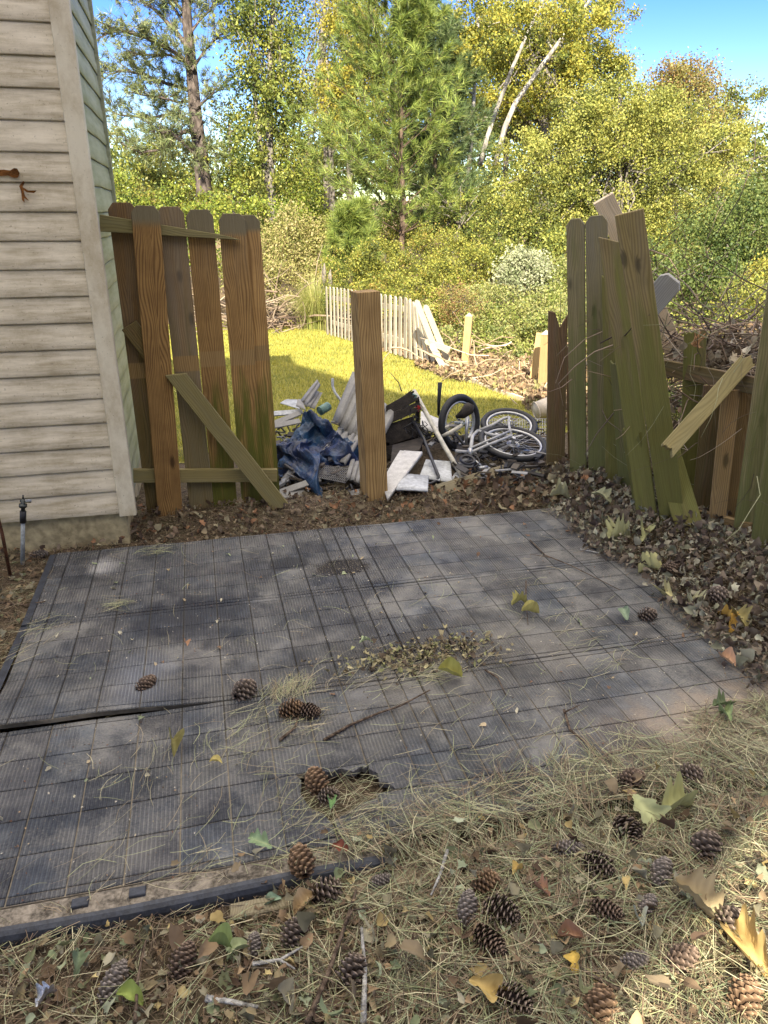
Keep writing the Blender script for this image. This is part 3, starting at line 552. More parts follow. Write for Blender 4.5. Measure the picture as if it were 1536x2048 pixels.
b = MB(); b.tube([PD(833, 820, 5.75), PD(839, 812, 5.75)], .025, 10); tag(b.build('reflector', M_red), 'red reflector between crate and metal pole', 'reflector')
# tarp: crumpled cloth over the heap
def tarp():
    n, mm = 150, 120; v = np.zeros((mm, n, 3)); s, t = np.meshgrid(np.linspace(0, 1, n), np.linspace(0, 1, mm))
    A, B, Cc, D = [np.array(q) for q in (PD(556, 925, 5.2), PD(722, 925, 5.15), PD(705, 880, 5.75), PD(545, 850, 5.85))]
    base = (A*(1-s[..., None])+B*s[..., None])*(1-t[..., None])+(D*(1-s[..., None])+Cc*s[..., None])*t[..., None]
    base[..., 2] = .03
    hump = .27*np.exp(-((s-.50)/.22)**2-((t-.80)/.24)**2)+.17*np.exp(-((s-.80)/.17)**2-((t-.42)/.3)**2)+.15*np.exp(-((s-.15)/.22)**2-((t-.55)/.35)**2)+.13*np.exp(-((s-.45)/.2)**2-((t-.25)/.25)**2)
    def ridge(a, b_, fr, ph, w2): q = np.sin((s*a+t*b_)*fr+ph+w2*np.sin(t*5+s*3)); return 1-np.abs(q)
    fold = .05*ridge(1, .5, 11, 0, .9)+.035*ridge(.3, 1, 14, 2, 1.2)+.022*ridge(1, -.8, 23, 1, 1.5)+.012*ridge(.6, 1, 47, 3, 2)+.007*ridge(1, -.2, 81, 3, 2)
    v[...] = base; v[..., 2] += hump+fold*(.5+hump*3)
    v[..., 0] += .05*np.sin(t*9+s*4)*(.3+s)+.03*np.sin(t*23+s*9); v[..., 1] += .05*np.sin(s*11+t*5)+.03*np.sin(s*29)
    edge = np.minimum(np.minimum(s, 1-s), np.minimum(t, 1-t)); v[..., 2] -= .09*(1-sm(0, .09, edge))*(.4+.6*np.sin(s*31+t*23)**2)
    tail = np.exp(-((s-.30)/.13)**2)*(1-sm(0, .42, t)); v[..., 1] -= tail*.33; v[..., 0] += tail*.02; v[..., 2] -= tail*.03
    v[..., 2] = np.maximum(v[..., 2], .012+.012*fold/.05)
    a = (np.arange(mm-1)[:, None]*n+np.arange(n-1)).ravel(); f = np.stack([a, a+1, a+n+1, a+n], 1)
    o = link('blue_tarp', np_mesh('blue_tarp', v.reshape(-1, 3), f, smooth=True), M_tarp); q = o.modifiers.new('s', 'SOLIDIFY'); q.thickness = .003
    tag(o, 'crumpled blue tarp heaped over the debris left of the gate post', 'tarp')
tarp()
def grid_wire(name, q, nx, ny, r, m, label, cat):
    b = MB(); q = [V(a) for a in q]; L = lambda a, c: (q[0]*(1-a)+q[1]*a)*(1-c)+(q[3]*(1-a)+q[2]*a)*c
    for i in range(nx+1): b.tube([L(i/nx, 0), L(i/nx, 1)], r, 4)
    for j in range(ny+1): b.tube([L(0, j/ny)+V((0, 0, r)), L(1, j/ny)+V((0, 0, r))], r*1.2, 4)
    return tag(b.build(name, m), label, cat)
grid_wire('wire_shelf', [PD(618, 952, 5.0), PD(690, 966, 4.9), PD(712, 940, 5.1), PD(640, 930, 5.2)], 20, 6, .0022, M_grey, 'grey wire rack lying flat below the tarp', 'wire rack')
grid_wire('wire_shelf', [PD(930, 868, 5.95), PD(1100, 872, 5.7), PD(1100, 838, 5.95), PD(930, 838, 6.2)], 34, 5, .0025, M_wpaint, 'white wire rack propped behind the bicycles', 'wire rack')
# bicycles
def wheel(c, nrm, R_, root, tyre=.024, lab=None):
    t = MB(); t.ring(c, nrm, R_-tyre, tyre, 48, 8); to = t.build('tyre', M_black, root, True)
    c = V(c); nrm = V(nrm).normalized(); r = MB(); r.ring(c, nrm, R_-tyre*2.3, .011, 48, 6, sq=1.4)
    r.build('rim', M_alu, root, True); s = MB(); a = nrm.orthogonal().normalized(); b = nrm.cross(a)
    for i in range(28):
        q = 2*math.pi*i/28; d = a*math.cos(q)+b*math.sin(q); q2 = q+(.6 if i % 2 else -.6); d2 = a*math.cos(q2)+b*math.sin(q2)
        s.tube([c+d2*.018+nrm*(.025 if i % 4 < 2 else -.025), c+d*(R_-tyre*2.4)], .0013, 3, cap=False)
    s.tube([c-nrm*.045, c+nrm*.045], .014, 10); s.build('spokes', M_alu, root); return to
bk = empty('bicycle', PB(1020, 915, 5.4), 'white framed bicycle lying on its side at the right of the heap', 'bicycle', 'bicycles in the debris heap')
wheel(PB(1026, 886, 5.45), (.05, -.22, .97), .268, bk); hub = PB(1022, 872, 5.45); bb = PB(941, 905, 5.25); st = PB(1018, 834, 5.75); hd = PB(955, 862, 5.7)
wheel(PB(1018, 850, 5.95), (-.08, -.32, .94), .235, bk)
f = MB(); f.tube([bb, PB(975, 890, 5.35), hub], .012); f.tube([bb+V((0, .03, .02)), hub+V((0, .03, .03))], .009); f.tube([hub, PB(1018, 850, 5.6), st], .011); f.tube([hub, PB(985, 870, 5.5), hd], .013); f.tube([hd, PB(985, 850, 5.7), PB(1005, 838, 5.75), st], .013); f.tube([hd, PB(945, 872, 5.5), bb], .014); f.tube([bb, PB(912, 902, 5.2)], .013)
f.build('frame', M_wpaint, bk, True)
f = MB(); f.ring(PB(935, 920, 5.15), (0, -.35, .95), .085, .004, 36, 5); f.ring(PB(935, 920, 5.15), (0, -.35, .95), .05, .01, 30, 5); f.build('chainring', M_blackm, bk)
f = MB(); f.tube([PB(940, 896, 5.22), PB(941, 915, 5.2)], .016, 10); f.tube([PB(941, 913, 5.2), PB(965, 934, 5.1)], .008); f.box(PB(966, 935, 5.1), (.07, .03, .02)); f.build('crank', M_alu, bk, True)
f = MB(); f.ring(PB(1026, 888, 5.44), (.05, -.22, .97), .045, .006, 30, 5); f.ring(PB(1026, 887, 5.44), (.05, -.22, .97), .028, .008, 30, 5); f.build('cassette', M_alu, bk)
f = MB(); f.box(PB(1040, 912, 5.35), (.08, .03, .02)); f.build('reflector', M_wpaint, bk, bevel=.004)
bk2 = empty('bicycle', PD(925, 880, 5.7), 'black bicycle with its wheel sticking upright beside the metal pole', 'bicycle', 'bicycles in the debris heap')
wheel(PD(919, 846, 5.7), (.47, -.87, .14), .232, bk2, .028)
f = MB(); f.tube([PD(932, 905, 5.6), PD(933, 860, 5.65), PD(935, 832, 5.7)], .013); f.build('seat_tube', M_alu, bk2, True)
f = MB(); f.tube([PD(877, 830, 5.8), PD(878, 800, 5.8), PD(880, 765, 5.8)], [.011, .014, .017]); f.tube([PD(877, 830, 5.8), PD(890, 836, 5.8)], .011); f.build('handlebar', M_black, bk2, True)
f = MB(); f.tube([PD(912, 834, 5.6), PD(925, 829, 5.6), PD(937, 818, 5.6), PD(942, 808, 5.6)], [.012, .035, .05, .03], 10); f.build('saddle', M_dark, bk2, True)
f = MB(); f.tube([PD(884, 872, 5.5), PD(900, 866, 5.5), PD(925, 850, 5.5)], [.012, .02, .016], 8); f.tube([PD(880, 860, 5.6), PD(898, 852, 5.6)], .014); f.build('fork', M_tube, bk2, True)
f = MB(); f.tube([PD(905, 900, 5.4), PD(937, 908, 5.3)], .012); f.tube([PD(905, 858, 5.7), PD(935, 900, 5.5)], .012); f.build('frame', M_blackm, bk2, True)
tw = empty('spare_wheel', PD(1070, 930, 5.1), 'bare black tyred wheel half under the white bicycle', 'wheel'); wheel(PD(1075, 925, 5.2), (.3, -.3, .9), .20, tw)
b = MB(); rr = random.Random(4)
for i in range(16):
    p = PD(rr.uniform(820, 875), rr.uniform(845, 885), 5.6); pts = [p]
    for k in range(8): p = p+V((rr.uniform(-.05, .05), rr.uniform(-.05, .05), rr.uniform(-.05, .05))); p.z = max(p.z, .03); pts.append(p)
    b.tube(pts, .003, 4)
tag(b.build('tangled_wire', M_blackm, None, True), 'tangle of thin black wire between crate and pole', 'wire')
thing_tube('drain_pipe', [PD(938, 962, 5.1), PD(934, 925, 5.25)], .035, M_tube, 'short beige pipe piece behind the plank', 'pipe', 14)
bu = empty('bucket', PD(1085, 830, 6.7), 'cream plastic bucket on its side behind the brown picket stub', 'bucket')
b = MB(); b.tube([PD(1072, 822, 6.7), PD(1105, 812, 6.7)], [.085, .10], 20); b.build('body', M_bucket, bu, True); b = MB(); b.ring(PD(1072, 822, 6.7), PD(1105, 812, 6.7)-PD(1072, 822, 6.7), .088, .006, 24, 6); b.build('rim', M_bucket, bu, True)
# small junk mass
b = MB(); rr = random.Random(9)
for i in range(820):
    u, vv = rr.uniform(556, 1085), rr.uniform(862, 978); p = Z(u, vv, .03)
    if 770 < u < 910 and vv > 895: continue
    if rr.random() < .5: b.box(p+V((0, 0, rr.uniform(0, .13))), (rr.uniform(.03, .16), rr.uniform(.01, .05), rr.uniform(.004, .02)), Matrix.Rotation(rr.uniform(0, 6.3), 3, 'Z')@Matrix.Rotation(rr.uniform(-.6, .6), 3, 'X'), col=rr.choice([(.03, .025, .02), (.08, .065, .05), (.16, .15, .14), (.05, .045, .04), (.015, .015, .018), (.04, .035, .03), (.24, .24, .24)]))
    else: q = p+V((rr.uniform(-.15, .15), rr.uniform(-.15, .15), rr.uniform(-.02, .1))); b.tube([p, (p+q)/2+V((0, 0, rr.uniform(0, .04))), q], rr.uniform(.003, .009), 5, col=rr.choice([(.03, .025, .02), (.10, .08, .055), (.2, .2, .2), (.015, .015, .018), (.015, .015, .018)]))
tag(b.build('debris', M_cone), 'small broken scraps filling the debris heap', 'debris', kind='stuff')

# ---------------------------------------------------------------- pipe, stake at the house wall
pr = empty('water_spigot', Z(45, 1125, 0), 'grey water pipe with brass valve in front of the house wall', 'water tap')
A = Z(45, 1128, -.03); b = MB(); b.tube([A, P(46, 1040, A.y)], .011, 10); b.build('riser_pipe', M_pipe, pr, True)
b = MB(); b.tube([P(46, 1045, A.y), P(46, 1022, A.y)], .017, 8); b.build('coupling', M_black, pr, True)
b = MB(); b.tube([P(46, 1025, A.y), P(46, 998, A.y)], [.011, .010], 8); b.tube([P(46, 1014, A.y), P(46, 1008, A.y)], .021, 8); b.tube([P(40, 1002, A.y), P(62, 1003, A.y)], .008, 8); b.tube([P(46, 998, A.y), P(46, 990, A.y)], .005, 6); b.build('valve', M_brass, pr, True)
b = MB(); b.box(P(57, 1001, A.y-.02), (.03, .006, .012)); b.build('handle', M_whitep, pr)
thing_tube('iron_stake', [Z(20, 1150, -.02), P(5, 1070, 3.95), P(-8, 1020, 3.95)], .009, M_rust, 'rusty iron stake leaning at the foundation by the spigot', 'stake')

# ---------------------------------------------------------------- pine cones
def cone_mesh(L, r, n, op, dark, tip, seed):
    rr = random.Random(seed); v = []; f = []; c = []
    k = 10
    for i in range(6):
        t = i/5
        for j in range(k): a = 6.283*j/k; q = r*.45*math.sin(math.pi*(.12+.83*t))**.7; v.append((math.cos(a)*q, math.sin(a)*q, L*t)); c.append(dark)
    for i in range(5):
        for j in range(k): f.append((i*k+j, i*k+(j+1)%k, (i+1)*k+(j+1)%k, (i+1)*k+j))
    for i in range(n):
        t = (i+.5)/n; a = i*2.39996; prof_ = math.sin(math.pi*(.10+.86*t**.9))**.75; R0 = r*.35*prof_; R1 = r*prof_*rr.uniform(.92, 1.08); w_ = r*.42*prof_+.002
        el = op*(1-t*.6)+t*.9; d = V((math.cos(a)*math.cos(el), math.sin(a)*math.cos(el), math.sin(el))); s = V((-math.sin(a), math.cos(a), 0)); nn = d.cross(s).normalized()*-1
        p0 = V((math.cos(a)*R0, math.sin(a)*R0, L*t*.94)); p1 = p0+d*(R1-R0)*1.3; b_ = len(v); th = .0032
        vs = [p0-s*w_*.35, p0+s*w_*.35, p1+s*w_*.62-d*.002, p1+d*.0015+nn*.001, p1-s*w_*.62-d*.002, p1+nn*th*.9-d*.0015, p1-nn*th*.5-d*.001]
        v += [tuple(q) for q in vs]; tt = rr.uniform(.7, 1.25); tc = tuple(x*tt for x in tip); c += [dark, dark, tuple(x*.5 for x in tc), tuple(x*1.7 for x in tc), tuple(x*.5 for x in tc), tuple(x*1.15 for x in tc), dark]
        f += [(b_, b_+1, b_+2, b_+5), (b_, b_+5, b_+4, b_), (b_+5, b_+2, b_+3, b_+3), (b_+5, b_+3, b_+4, b_+4), (b_+1, b_, b_+6, b_+2), (b_, b_+4, b_+6, b_), (b_+6, b_+3, b_+2, b_+2), (b_+6, b_+4, b_+3, b_+3)]
    me = bpy.data.meshes.new('pine_cone'); f = [tuple(dict.fromkeys(q)) for q in f]; me.from_pydata([(x, y, z-L/2) for x, y, z in v], [], f)
    a = me.color_attributes.new('col', 'FLOAT_COLOR', 'POINT')
    for i, q in enumerate(c): a.data[i].color = (*q, 1)
    me.materials.append(M_cone); return me
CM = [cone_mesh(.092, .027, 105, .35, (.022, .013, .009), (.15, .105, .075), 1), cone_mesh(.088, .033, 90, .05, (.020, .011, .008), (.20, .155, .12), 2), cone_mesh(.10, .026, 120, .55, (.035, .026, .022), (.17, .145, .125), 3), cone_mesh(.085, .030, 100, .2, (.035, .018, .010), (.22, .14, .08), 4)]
cones = [(293, 1367, 35, 46, 0, 'dark pine cone alone on the left mats near the pale dusty patch'), (490, 1380, 35, 56, 1, 'dark open pine cone on the mats right of the lone one'), (583, 1418, 10, 48, 3, 'reddish cone on the mats, left of a touching pair'), (617, 1422, -10, 50, 0, 'light tipped cone on the mats, right of a touching pair'), (632, 1562, 110, 50, 3, 'light brown cone standing in the hole of the mat'), (658, 1592, 20, 40, 1, 'half buried cone deeper in the mat hole'), (603, 1722, 105, 62, 3, 'orange tipped cone lying over the black mat edging'), (652, 1785, 25, 60, 1, 'dark open cone just below the black mat edging'), (228, 1965, 60, 90, 2, 'large closed greyish cone in leaves at the lower left'), (365, 1925, 65, 85, 0, 'large dark cone under a grey leaf at the lower left'), (505, 1895, 75, 50, 2, 'cone half covered by leaves above the forked white stick'), (590, 1868, 60, 50, 1, 'shaded cone beside the long bare stick'), (705, 1945, 60, 55, 1, 'dark cone between the two long sticks'), (1262, 1558, 20, 58, 0, 'cone at the right front edge of the mats'), (1380, 1550, 10, 46, 1, 'cone buried in needles right of the mat edge cone'), (1255, 1665, -60, 62, 1, 'dark cone left of the big curled oak leaf'), (1137, 1697, 5, 62, 2, 'pale closed cone lying level above the open cones'), (1197, 1732, -25, 56, 1, 'black tipped cone just right of the level pale cone'), (1322, 1745, 65, 80, 2, 'long grey cone standing in needles at the right'), (1412, 1692, 50, 66, 1, 'dark cone beside a small orange leaf at the right'), (972, 1765, 20, 52, 3, 'round reddish cone above the trio of open cones'), (935, 1818, 80, 66, 2, 'cone at the left of the trio near the foreground centre'), (1003, 1828, -25, 76, 1, 'widest open cone of the foreground trio'), (978, 1882, -40, 72, 0, 'lowest cone of the foreground trio'), (1210, 1822, -20, 62, 0, 'cone beside the pale grey green leaf'), (1295, 1812, 60, 52, 2, 'faded cone left of the large tan oak leaf'), (1268, 1922, 20, 60, 2, 'grey matted cone left of the dark pair cone at lower right'), (1364, 1918, 30, 66, 0, 'dark brown cone right below the large tan oak leaf'), (1030, 2003, -30, 60, 1, 'shaded cone below the yellow leaf at the bottom'), (1200, 2012, 75, 84, 3, 'golden tipped large cone at the bottom edge'), (1490, 1992, 70, 66, 3, 'sunlit cone in the bright needles at lower right'), (1296, 1229, 5, 34, 1, 'small dark cone on the mats next to the grey green leaf'), (1405, 1229, 5, 46, 1, 'black and white looking cone on the mats beside the orange leaf'), (1436, 1190, 10, 42, 1, 'cone in the litter above the black and white one'), (78, 1110, 5, 36, 2, 'cone at the foundation beside the water pipe'), (1342, 1135, 10, 36, 0, 'cone buried in the leaf pile below the fence'), (760, 1762, 20, 50, 2, 'tan cone hidden under needles in the centre foreground'), (1460, 1840, 30, 50, 1, 'cone in shade above the sunlit patch')]
def place(u, v, lift=0.): 
    p = Z(u, v, 0.); z = float(surf(p.x, p.y)); return Z(u, v, z+lift)
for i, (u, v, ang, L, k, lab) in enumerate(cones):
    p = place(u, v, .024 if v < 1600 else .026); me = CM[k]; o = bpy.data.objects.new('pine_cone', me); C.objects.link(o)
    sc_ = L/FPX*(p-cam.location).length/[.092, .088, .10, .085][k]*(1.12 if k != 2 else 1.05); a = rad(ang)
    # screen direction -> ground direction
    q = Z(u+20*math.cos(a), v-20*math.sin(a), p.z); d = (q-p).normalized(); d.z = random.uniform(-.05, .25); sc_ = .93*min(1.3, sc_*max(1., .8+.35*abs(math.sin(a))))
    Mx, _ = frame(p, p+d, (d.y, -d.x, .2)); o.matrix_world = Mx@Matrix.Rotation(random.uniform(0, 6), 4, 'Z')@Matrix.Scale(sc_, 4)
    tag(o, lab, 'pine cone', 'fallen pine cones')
# ---------------------------------------------------------------- leaves (individual)
def leaf_mesh(L, Wd, lobes, curl, bend, col, seed, n=17, m_=7):
    rr = random.Random(seed); v = []; c = []; ph = rr.uniform(0, 6)
    for i in range(n):
        t = i/(n-1); env = math.sin(math.pi*min(1, t*.93+.05))**.8
        if lobes: env *= .34+.66*abs(math.cos(math.pi*lobes*t+.4))**.8
        for j in range(m_):
            s = (j/(m_-1)*2-1); x = s*Wd/2*env*(1+.12*math.sin(t*13+ph+(3 if s > 0 else 0))); z = curl*L*(s*s)*env+bend*L*math.sin(math.pi*t)+.025*L*math.sin(t*9+s*4+ph); y = L*(t-.5)+(abs(s)*.16*L*(1 if lobes else .3))*env
            v.append((x, y*(1-.12*abs(bend)), z)); q = (1.18 if abs(s) < .1 else 1)*rr.uniform(.85, 1.12); c.append(tuple(a*q for a in col))
    f = [(i*m_+j, i*m_+j+1, (i+1)*m_+j+1, (i+1)*m_+j) for i in range(n-1) for j in range(m_-1)]
    me = np_mesh('leaf', v, f, np.array(c), True); me.materials.append(M_dry); return me
leaves = [(347, 1500, 60, 'o', (.22, .20, .08), 0, 'crumpled olive leaf lying on the front left mat'), (372, 1292, 26, 'o', (.40, .24, .15), 0, 'small tan leaf on the left mats above the lone cone'), (733, 1290, 34, 'l', (.36, .42, .24), 3, 'pale green leaf on the mats behind the swept needle pile'), (432, 1530, 30, 'o', (.50, .42, .16), 0, 'small yellow leaf fragment right of the crumpled olive leaf'), (522, 1690, 60, 'l', (.24, .32, .18), 3, 'green lobed leaf at the black mat edging'), (1040, 1215, 48, 'l', (.30, .28, .10), 4, 'green leaf of the sprig lying on the right mats'), (1060, 1228, 44, 'o', (.38, .34, .12), 0, 'yellow green leaf of the sprig, right below its stem'), (1295, 1640, 110, 'l', (.36, .38, .20), 4, 'big curled pale green oak leaf among the cones'), (1345, 1630, 90, 'l', (.38, .38, .18), 3, 'folded yellow green oak leaf right of the big curled one'), (1390, 1815, 116, 'l', (.36, .29, .17), 4, 'large tan oak leaf in the lower right needles'), (1500, 1915, 116, 'l', (.46, .33, .13), 4, 'large sunlit yellow oak leaf at the right edge'), (1305, 1148, 64, 'l', (.44, .42, .20), 3, 'upright pale oak leaf at the edge of the leaf pile'), (1340, 1200, 54, 'l', (.46, .42, .22), 4, 'cream lobed leaf beside the small dark cone'), (1250, 1232, 44, 'o', (.22, .28, .19), 0, 'grey green leaf left of the small dark cone'), (1445, 1250, 70, 'l', (.48, .30, .07), 3, 'orange yellow leaf right of the black and white cone'), (1240, 1085, 74, 'l', (.34, .34, .18), 4, 'largest pale leaf on top of the leaf pile'), (1285, 1075, 60, 'l', (.32, .32, .16), 3, 'grey green leaf right of the largest leaf on the pile'), (1385, 1222, 60, 'l', (.48, .46, .28), 5, 'bleached oak leaf touching the black and white cone'), (1478, 1245, 60, 'l', (.28, .24, .10), 3, 'brown green leaf right of the orange one'), (1035, 1750, 34, 'o', (.50, .36, .12), 0, 'yellow round leaf above the reddish cone'), (1085, 1788, 44, 'l', (.34, .20, .13), 3, 'dusty pink lobed leaf right of the trio of cones'), (1278, 1848, 46, 'o', (.38, .40, .32), 0, 'pale grey green leaf beside the cone'), (1150, 1930, 50, 'l', (.56, .40, .10), 2, 'small bright yellow leaf near the bottom centre right'), (975, 1985, 84, 'l', (.46, .34, .13), 2, 'long tan yellow leaf at the bottom centre'), (1140, 1880, 54, 'o', (.32, .19, .12), 0, 'pinkish brown leaf right of the lowest trio cone'), (1455, 1325, 50, 'o', (.52, .34, .22), 0, 'pinkish curled bark flake on the right mats'), (1440, 1418, 60, 'l', (.16, .20, .10), 3, 'dark green leaf on the sand at the right'), (1450, 1440, 50, 'l', (.22, .28, .13), 3, 'green leaf just below the dark one on the sand'), (440, 1905, 60, 'o', (.20, .26, .10), 0, 'olive green leaf right of the large dark cone'), (480, 1915, 56, 'o', (.26, .30, .16), 0, 'pale green round leaf next to the olive green one'), (260, 2005, 60, 'o', (.26, .32, .09), 0, 'fresh green leaf below the large closed cone'), (610, 1815, 60, 'o', (.50, .38, .22), 0, 'tan wood chip like leaf below the black mat edging'), (545, 1810, 44, 'o', (.22, .30, .20), 0, 'dusky green leaf left of the tan chip'), (155, 1935, 50, 'l', (.20, .25, .15), 2, 'grey green leaf at the far lower left'), (900, 1350, 60, 'o', (.40, .38, .12), 0, 'long yellow green leaf at the right of the swept pile'), (660, 1610, 40, 'o', (.16, .28, .11), 0, 'bright green leaf in the mat hole'), (555, 1400, 0, 'o', (.2, .2, .1), 0, None), (680, 1700, 40, 'l', (.20, .07, .045), 2, 'rust red leaf beside the orange tipped cone'), (1120, 1000, 50, 'l', (.34, .33, .20), 3, 'pale leaf at the top corner of the mats'), (1200, 1000, 54, 'l', (.30, .30, .18), 3, 'pale leaf in front of the green fence foot'), (1440, 1300, 0, 'l', (.3, .3, .1), 3, None)]
for i, (u, v, s, k, c, lb, lab) in enumerate(leaves):
    if not lab: continue
    p = place(u, v, .012); L = s/FPX*(p-cam.location).length*.82; rr = random.Random(i*7)
    me = leaf_mesh(L, L*(.55 if k == 'o' else .66), lb if k == 'l' else 0, rr.uniform(.25, .8), rr.uniform(.05, .3), c, i)
    o = bpy.data.objects.new('fallen_leaf', me); C.objects.link(o); o.location = p+V((0, 0, .01)); o.rotation_euler = (rr.uniform(-.5, .5), rr.uniform(-.5, .5), rr.uniform(0, 6.28)); tag(o, lab, 'leaf', 'large fallen leaves')
M_foil = simple('crumpled_foil', (.55, .57, .60), .3, .5, .8, var=.4, sc=80)
for i, (u, v, s_, lab) in enumerate([(263, 1817, 34, 'striped crumpled foil scrap below the black mat edging'), (95, 2000, 40, 'shiny crumpled foil scrap at the bottom left corner')]):
    p = place(u, v, .02); L = s_/FPX*(p-cam.location).length; me = leaf_mesh(L, L*.6, 3, .6, .2, (1, 1, 1), 77+i); me.materials.clear(); me.materials.append(M_foil); o = bpy.data.objects.new('foil_scrap', me); C.objects.link(o); o.location = p; o.rotation_euler = (.3, .2, i*2+.5); tag(o, lab, 'foil')
def stick(pts, r, m, lab, br=(), lift=.012):
    Q = [place(u, v, lift) for u, v in pts]; R0 = [r*(1-.55*i/(len(Q)-1)) for i in range(len(Q))]; b = MB(); b.tube(Q, R0, 6)
    for bb_ in br: q = [place(u, v, lift+.01) for u, v in bb_]; b.tube(q, [r*.6]+[r*.35]*(len(q)-1), 5)
    tag(b.build('fallen_stick', m, None, True), lab, 'stick', 'fallen sticks')
stick([(648, 1480), (700, 1450), (760, 1425), (800, 1412), (860, 1380)], .006, B_stick, 'long grey brown twig on the mats below the swept pile')
stick([(1128, 1420), (1140, 1460), (1165, 1480), (1190, 1500)], .006, B_stick, 'reddish twig on the right front mats', [[(1128, 1425), (1160, 1410)]])
stick([(615, 2044), (655, 1950), (690, 1850), (712, 1780)], .008, B_stick, 'long brown stick rising from the bottom edge', [[(690, 1850), (705, 1820), (740, 1815)]], .035)
stick([(727, 2046), (730, 1940), (723, 1855)], .008, B_pale, 'pale straight stick right of the long brown stick', (), .035)
stick([(412, 1997), (460, 2003), (516, 2014)], .009, B_pale, 'short white stick at the bottom left', (), .03)
stick([(505, 1928), (560, 1920), (605, 1893)], .006, B_pale, 'forked grey white stick in the lower left litter', [[(560, 1920), (590, 1938)]], .03)
stick([(270, 2046), (275, 1960), (292, 1880)], .005, B_stick, 'thin upright olive stick near the large closed cone', (), .04)
stick([(970, 1340), (995, 1355), (1012, 1390)], .0045, B_stick, 'curved twig on the mats right of the swept pile')
stick([(1060, 1080), (1090, 1110), (1140, 1130), (1240, 1180)], .004, B_stick, 'thin branched twig on the mats under the leaf pile', [[(1100, 1115), (1060, 1108)]])
stick([(1052, 1162), (1052, 1200), (1056, 1250)], .004, B_stick, 'stem of the small leafy sprig on the right mats')
stick([(1160, 1098), (1230, 1112)], .004, B_pale, 'straight white straw at the foot of the leaf pile')
stick([(560, 1480), (590, 1455), (600, 1425)], .006, B_stick, 'short twig leading to the touching pair of cones')
stick([(1010, 1700), (1050, 1720), (1100, 1710)], .005, B_stick, 'twig between needles left of the level pale cone', (), .03)
stick([(1240, 1980), (1180, 1950), (1120, 1900), (1060, 1880)], .005, B_stick, 'brown twig above the golden tipped cone', (), .03)
stick([(895, 1700), (880, 1750), (862, 1790)], .006, B_pale, 'peeled yellowish twig in the centre foreground needles', (), .03)
stick([(0, 1205), (50, 1210), (90, 1203)], .008, B_stick, 'grey stick in the litter at the left edge')

# ---------------------------------------------------------------- litter stuff
def needles(name, x, y, ang, L, wd, bend, zb, tilt, col, label):
    n = len(x); v = np.zeros((n, 4, 2, 3)); 
    z0 = surf(x, y)+zb
    for k in range(4):
        t = k/3-.5; a = ang+bend*t*2; px = x+np.cos(ang)*L*t-np.sin(ang)*bend*L*(t*t-.1); py = y+np.sin(ang)*L*t+np.cos(ang)*bend*L*(t*t-.1)
        zz = np.maximum(z0+tilt*L*t+.01*np.abs(bend)*(1-4*t*t), surf(px, py)+.002); ww = wd*(1 if k in (1, 2) else .75)
        for s in (0, 1):
            q = (s-.5)*ww; v[:, k, s, 0] = px-np.sin(a)*q; v[:, k, s, 1] = py+np.cos(a)*q; v[:, k, s, 2] = zz+q*.5*np.sin(x*900)
    v = v.reshape(-1, 3); b = np.arange(n)[:, None]*8; f = np.concatenate([b+np.array([[0, 1, 3, 2]]), b+np.array([[2, 3, 5, 4]]), b+np.array([[4, 5, 7, 6]])], 0)
    o = link(name, np_mesh(name, v, f, np.repeat(col, 8, 0)), M_ndl); return tag(o, label, 'pine needles', kind='stuff')
def npal(n, pal, seed=0):
    pal = np.array(pal); i = R.integers(0, len(pal), n); return pal[i]*R.uniform(.7, 1.3, (n, 1))
def fasc(cx, cy, spread, per, k=2):
    n = len(cx); a0 = R.uniform(0, 6.283, n); x = np.repeat(cx, per); y = np.repeat(cy, per); a = np.repeat(a0, per)+R.normal(0, spread, n*per)
    return x+R.normal(0, .012, n*per), y+R.normal(0, .012, n*per), a
GREEN = [(.27, .29, .14), (.40, .39, .22), (.22, .26, .14), (.52, .48, .30), (.24, .18, .11), (.11, .08, .05), (.34, .35, .21), (.14, .15, .08), (.08, .06, .04), (.20, .14, .085), (.30, .23, .14)]
BROWN = [(.13, .085, .05), (.19, .13, .08), (.10, .07, .045), (.24, .19, .12), (.16, .14, .07)]
# foreground carpet
n = 4700; x = R.uniform(-.75, 2.3, n); y = R.uniform(.7, 2.05, n); edge = 1.60+.14*sm(.05, .35, x)+.12*sm(.4, 1.0, x)+.18*sm(1.2, 2.0, x)+.05*nz(x, y, 5); den = np.where(y < edge, 1., np.exp(-(y-edge)/.05)*.8)*(.16+.84*sm(-.1, .55, x+.3*nz(x, y, 3, 2)))
k = R.random(n) < den; x, y = x[k], y[k]; k = R.random(len(x)) < .5; x5, y5, a5 = fasc(x[k], y[k], .10, 8); x6, y6, a6 = fasc(x[~k], y[~k], .35, 4); x = np.concatenate([x5, x6]); y = np.concatenate([y5, y6]); a = np.concatenate([a5, a6]); n = len(x)
needles('pine_needles', x, y, a, R.uniform(.10, .21, n), R.uniform(.0010, .0021, n), R.normal(0, .25, n), R.uniform(.001, .034, n), R.normal(0, .06, n), npal(n, GREEN), 'carpet of fallen green and straw pine needles in the foreground')
